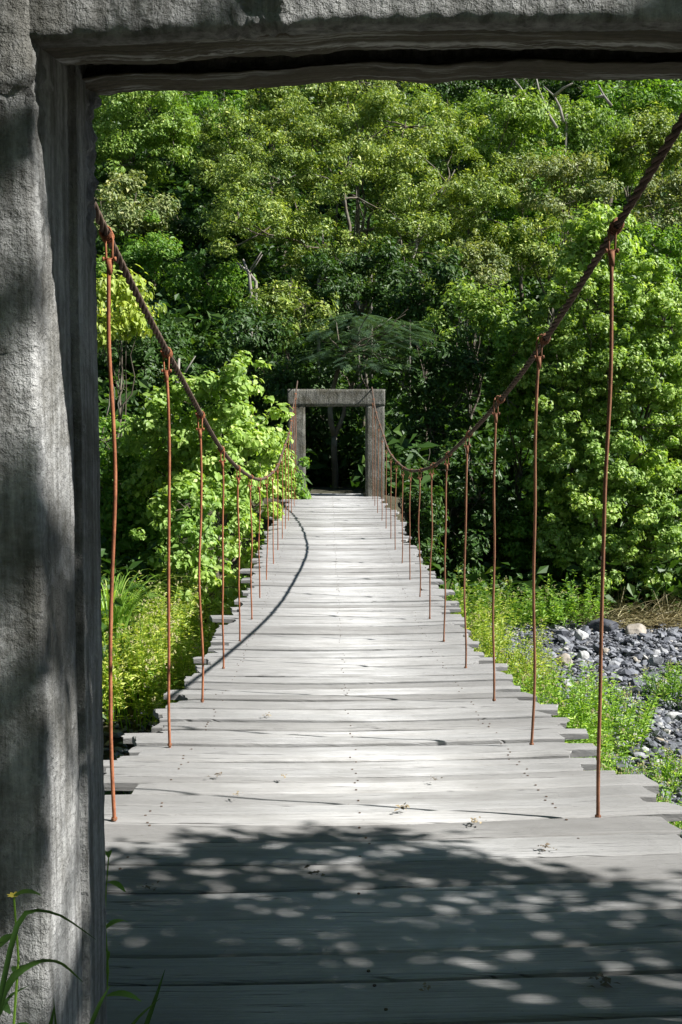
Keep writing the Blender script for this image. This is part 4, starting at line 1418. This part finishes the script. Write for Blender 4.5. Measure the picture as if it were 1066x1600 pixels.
for (px, py, s, m, lab) in [
    (633, 1264, .055, DEBRIS, 'flat tan leaf scrap in the middle of the sunlit planks'),
    (742, 1285, .040, DEBRIS, 'pale crumpled leaf a little left of the first right rod'),
    (370, 1243, .035, DEBRIS, 'pale leaf scrap right of the first left rod'),
    (340, 1212, .035, DEBRISD, 'brown leaf scrap behind the pale one near the left rods'),
    (444, 1214, .030, DEBRIS, 'small tan scrap on the sunlit planks left of the middle'),
    (415, 1120, .045, DEBRIS, 'thin tan leaf farther along the deck right of the third left rod'),
    (232, 1390, .045, DEBRISD, 'dark fuzzy clump in the shade near the left pillar'),
    (942, 1536, .060, DEBRISD, 'largest dark fuzzy clump, nearest the camera on the right'),
    (490, 1368, .045, DEBRISD, 'brown scrap wedged in a plank gap at the edge of the shade'),
    (668, 1546, .030, DEBRIS, 'tiny scrap in the deep shade at the bottom'),
    (680, 1219, .030, DEBRISD, 'small dark scrap on the sunlit planks right of the middle'),
    (855, 1327, .040, DEBRISD, 'dark knot of debris below the first right rod'),
]:
    crumple('dry_leaf', px, py, s, m, lab)


def weed(name, label, base, H, lean, n, leaf, mat, flower=False, group=None, asp=.4):
    root = tag(empty(name, base), label, 'weed', group)
    mb = MB()
    b = np.array(base); tip = b + np.array([lean[0], lean[1], H])
    pts = bent(b, tip, 8, .06, base[0] * 7)
    mb.tube(pts, np.linspace(.004, .0015, 8), 5)
    mb.build('stem', LM['grass'], root)
    V, t, n0 = [], [], 0
    for i in range(n):
        f = .3 + .7 * i / max(1, n - 1)
        k = f * 7
        p = pts[int(min(6, k))] * (1 - (k - int(min(6, k)))) + pts[int(min(6, k)) + 1] * (k - int(min(6, k)))
        a = i * 2.4
        dr = np.array([math.cos(a), math.sin(a), .35])
        sd = np.array([-math.sin(a), math.cos(a), 0])
        L = leaf * (1.15 - .5 * f)
        m = 7
        for j in range(m):
            u = j / (m - 1)
            q = p + dr * L * u + np.array([0, 0, -.5 * L * u * u])
            ww = L * asp * .5 * math.sin(math.pi * min(1, u * .92 + .06)) ** .8 + .0005
            V += [q - sd * ww + [0, 0, ww * .3], q, q + sd * ww + [0, 0, ww * .3]]
        for j in range(m - 1):
            for e in (0, 1):
                bb = n0 + j * 3 + e
                t.append((bb, bb + 1, bb + 4, bb + 3))
        n0 += 3 * m
    mesh_np('leaves', np.array(V), [np.array(t)], LM[mat], root, True)
    if flower:
        fm = MB()
        for j in range(8):
            a = j / 8 * 6.283
            c = tip
            dr = np.array([math.cos(a), math.sin(a), .25]); sd = np.array([-math.sin(a), math.cos(a), 0])
            fm.add([c, c + dr * .006 - sd * .003, c + dr * .011, c + dr * .006 + sd * .003], [(0, 1, 2, 3)])
        fm.build('flower', YELLOW, root)
    return root


FG = 'weeds at the foot of the near pillar'
def at(px, py, d): 
    p = P(px, py, d); return (p.x, p.y, p.z)
b = at(28, 1700, 1.45); weed('weed', 'yellow flowered weed in front of the near pillar at the left edge', (b[0], b[1], 3.6), at(22, 1400, 1.45)[2] - 3.6, (0.0, 0), 9, .06, 'dark', True, FG)
b = at(5, 1650, 1.5); weed('weed', 'taller second flowering weed touching the left edge of the photo', (b[0] - .01, b[1], 3.6), at(8, 1425, 1.5)[2] - 3.6, (0.0, 0), 8, .055, 'dark', True, FG)
b = at(172, 1480, 2.32); weed('weed', 'slender weed sprouting beside the pillar over the shaded planks', (b[0] - .02, 2.32, deck_z(2.32) - .04), at(180, 1340, 2.32)[2] - deck_z(2.32) + .04, (.02, 0), 7, .085, 'grass', False, FG, .3)
# hand placed blades: polylines in the photograph turned into arching grass
def blade_set(label, lines, base, mat='dark'):
    root = tag(empty('grass_tuft', base), label, 'grass', FG)
    V, t, n0 = [], [], 0
    for (d0, d1, w, pts) in lines:
        P3 = np.array([P(a, b_, d0 + (d1 - d0) * i / (len(pts) - 1)) for i, (a, b_) in enumerate(pts)])
        s = np.linspace(0, len(P3) - 1, 14)
        X = np.stack([np.interp(s, np.arange(len(P3)), P3[:, k]) for k in range(3)], -1)
        X[1:-1] = (X[:-2] + X[1:-1] * 2 + X[2:]) / 4
        T = np.gradient(X, axis=0); T /= np.linalg.norm(T, axis=1)[:, None]
        S = np.cross(T, [0.2, 1, .3]); S /= np.linalg.norm(S, axis=1)[:, None]
        for j in range(14):
            f = j / 13
            ww = w * (1 - f ** 3) * (.6 + .4 * min(1, 3 * f)) + .0004
            V += [X[j] - S[j] * ww, X[j] + np.array([0, ww * .5, 0]), X[j] + S[j] * ww]
        for j in range(13):
            for e in (0, 1):
                bb = n0 + j * 3 + e
                t.append((bb, bb + 1, bb + 4, bb + 3))
        n0 += 42
    mesh_np('blades', np.array(V), [np.array(t)], LM[mat], root, True)


blade_set('broad bright grass blades arching across the foot of the near pillar',
          [(1.40, 1.50, .0055, [(-30, 1680), (10, 1530), (60, 1500), (95, 1502), (130, 1535)]),
           (1.35, 1.45, .004, [(-20, 1640), (0, 1560), (30, 1420), (90, 1425), (150, 1468)]),
           (1.50, 1.55, .004, [(20, 1720), (60, 1640), (80, 1600), (85, 1570)]),
           (1.45, 1.5, .003, [(-30, 1700), (-10, 1600), (15, 1555), (45, 1540)])], at(10, 1700, 1.45)[:2] + (3.6,))
blade_set('upright green grass blades rising from the bottom edge right of the pillar foot',
          [(1.62, 1.66, .0040, [(110, 1760), (135, 1620), (155, 1570), (172, 1540)]),
           (1.62, 1.68, .0045, [(190, 1760), (215, 1640), (240, 1570), (258, 1515)]),
           (1.62, 1.66, .003, [(150, 1760), (180, 1640), (215, 1590), (250, 1560)]),
           (1.60, 1.62, .003, [(80, 1740), (90, 1640), (84, 1560)])], at(160, 1760, 1.62)[:2] + (3.6,))
# a hanging dead stem or two in the gloom of the hillside
for k, (x0, y0, x1, y1, d) in enumerate(stemdefs):
    a, b2 = P(x0, y0, d), P(x1, y1, d)
    gz = terrain(a.x, d)
    root = empty('thin_trunk', (a.x, d, gz))
    lab = ['pale leaning stem low at the left foot of the dome', 'thin pale trunk under the middle of the dome', 'slim trunk rising above the portal centre', 'second slim trunk just right of the one over the portal',
           'short bent stem beside the pale leaning one', 'dark thin trunk in the shade above the left bush', 'thin trunk under the right side of the dome'][k]
    tag(root, lab, 'tree trunk', 'thin trunks in the hillside shade')
    mb = MB()
    pts = [np.array((a.x, d, min(gz, a.z) - .1)), np.array(a), np.array((a + b2) / 2) + [.08, 0, 0], np.array(b2)]
    mb.tube(pts, [.07, .065, .055, .03], 6)
    mb.tube([pts[2], pts[2] + np.array([.5, -.2, .7])], [.03, .012], 5)
    mb.build('trunk', BARE, root, True)
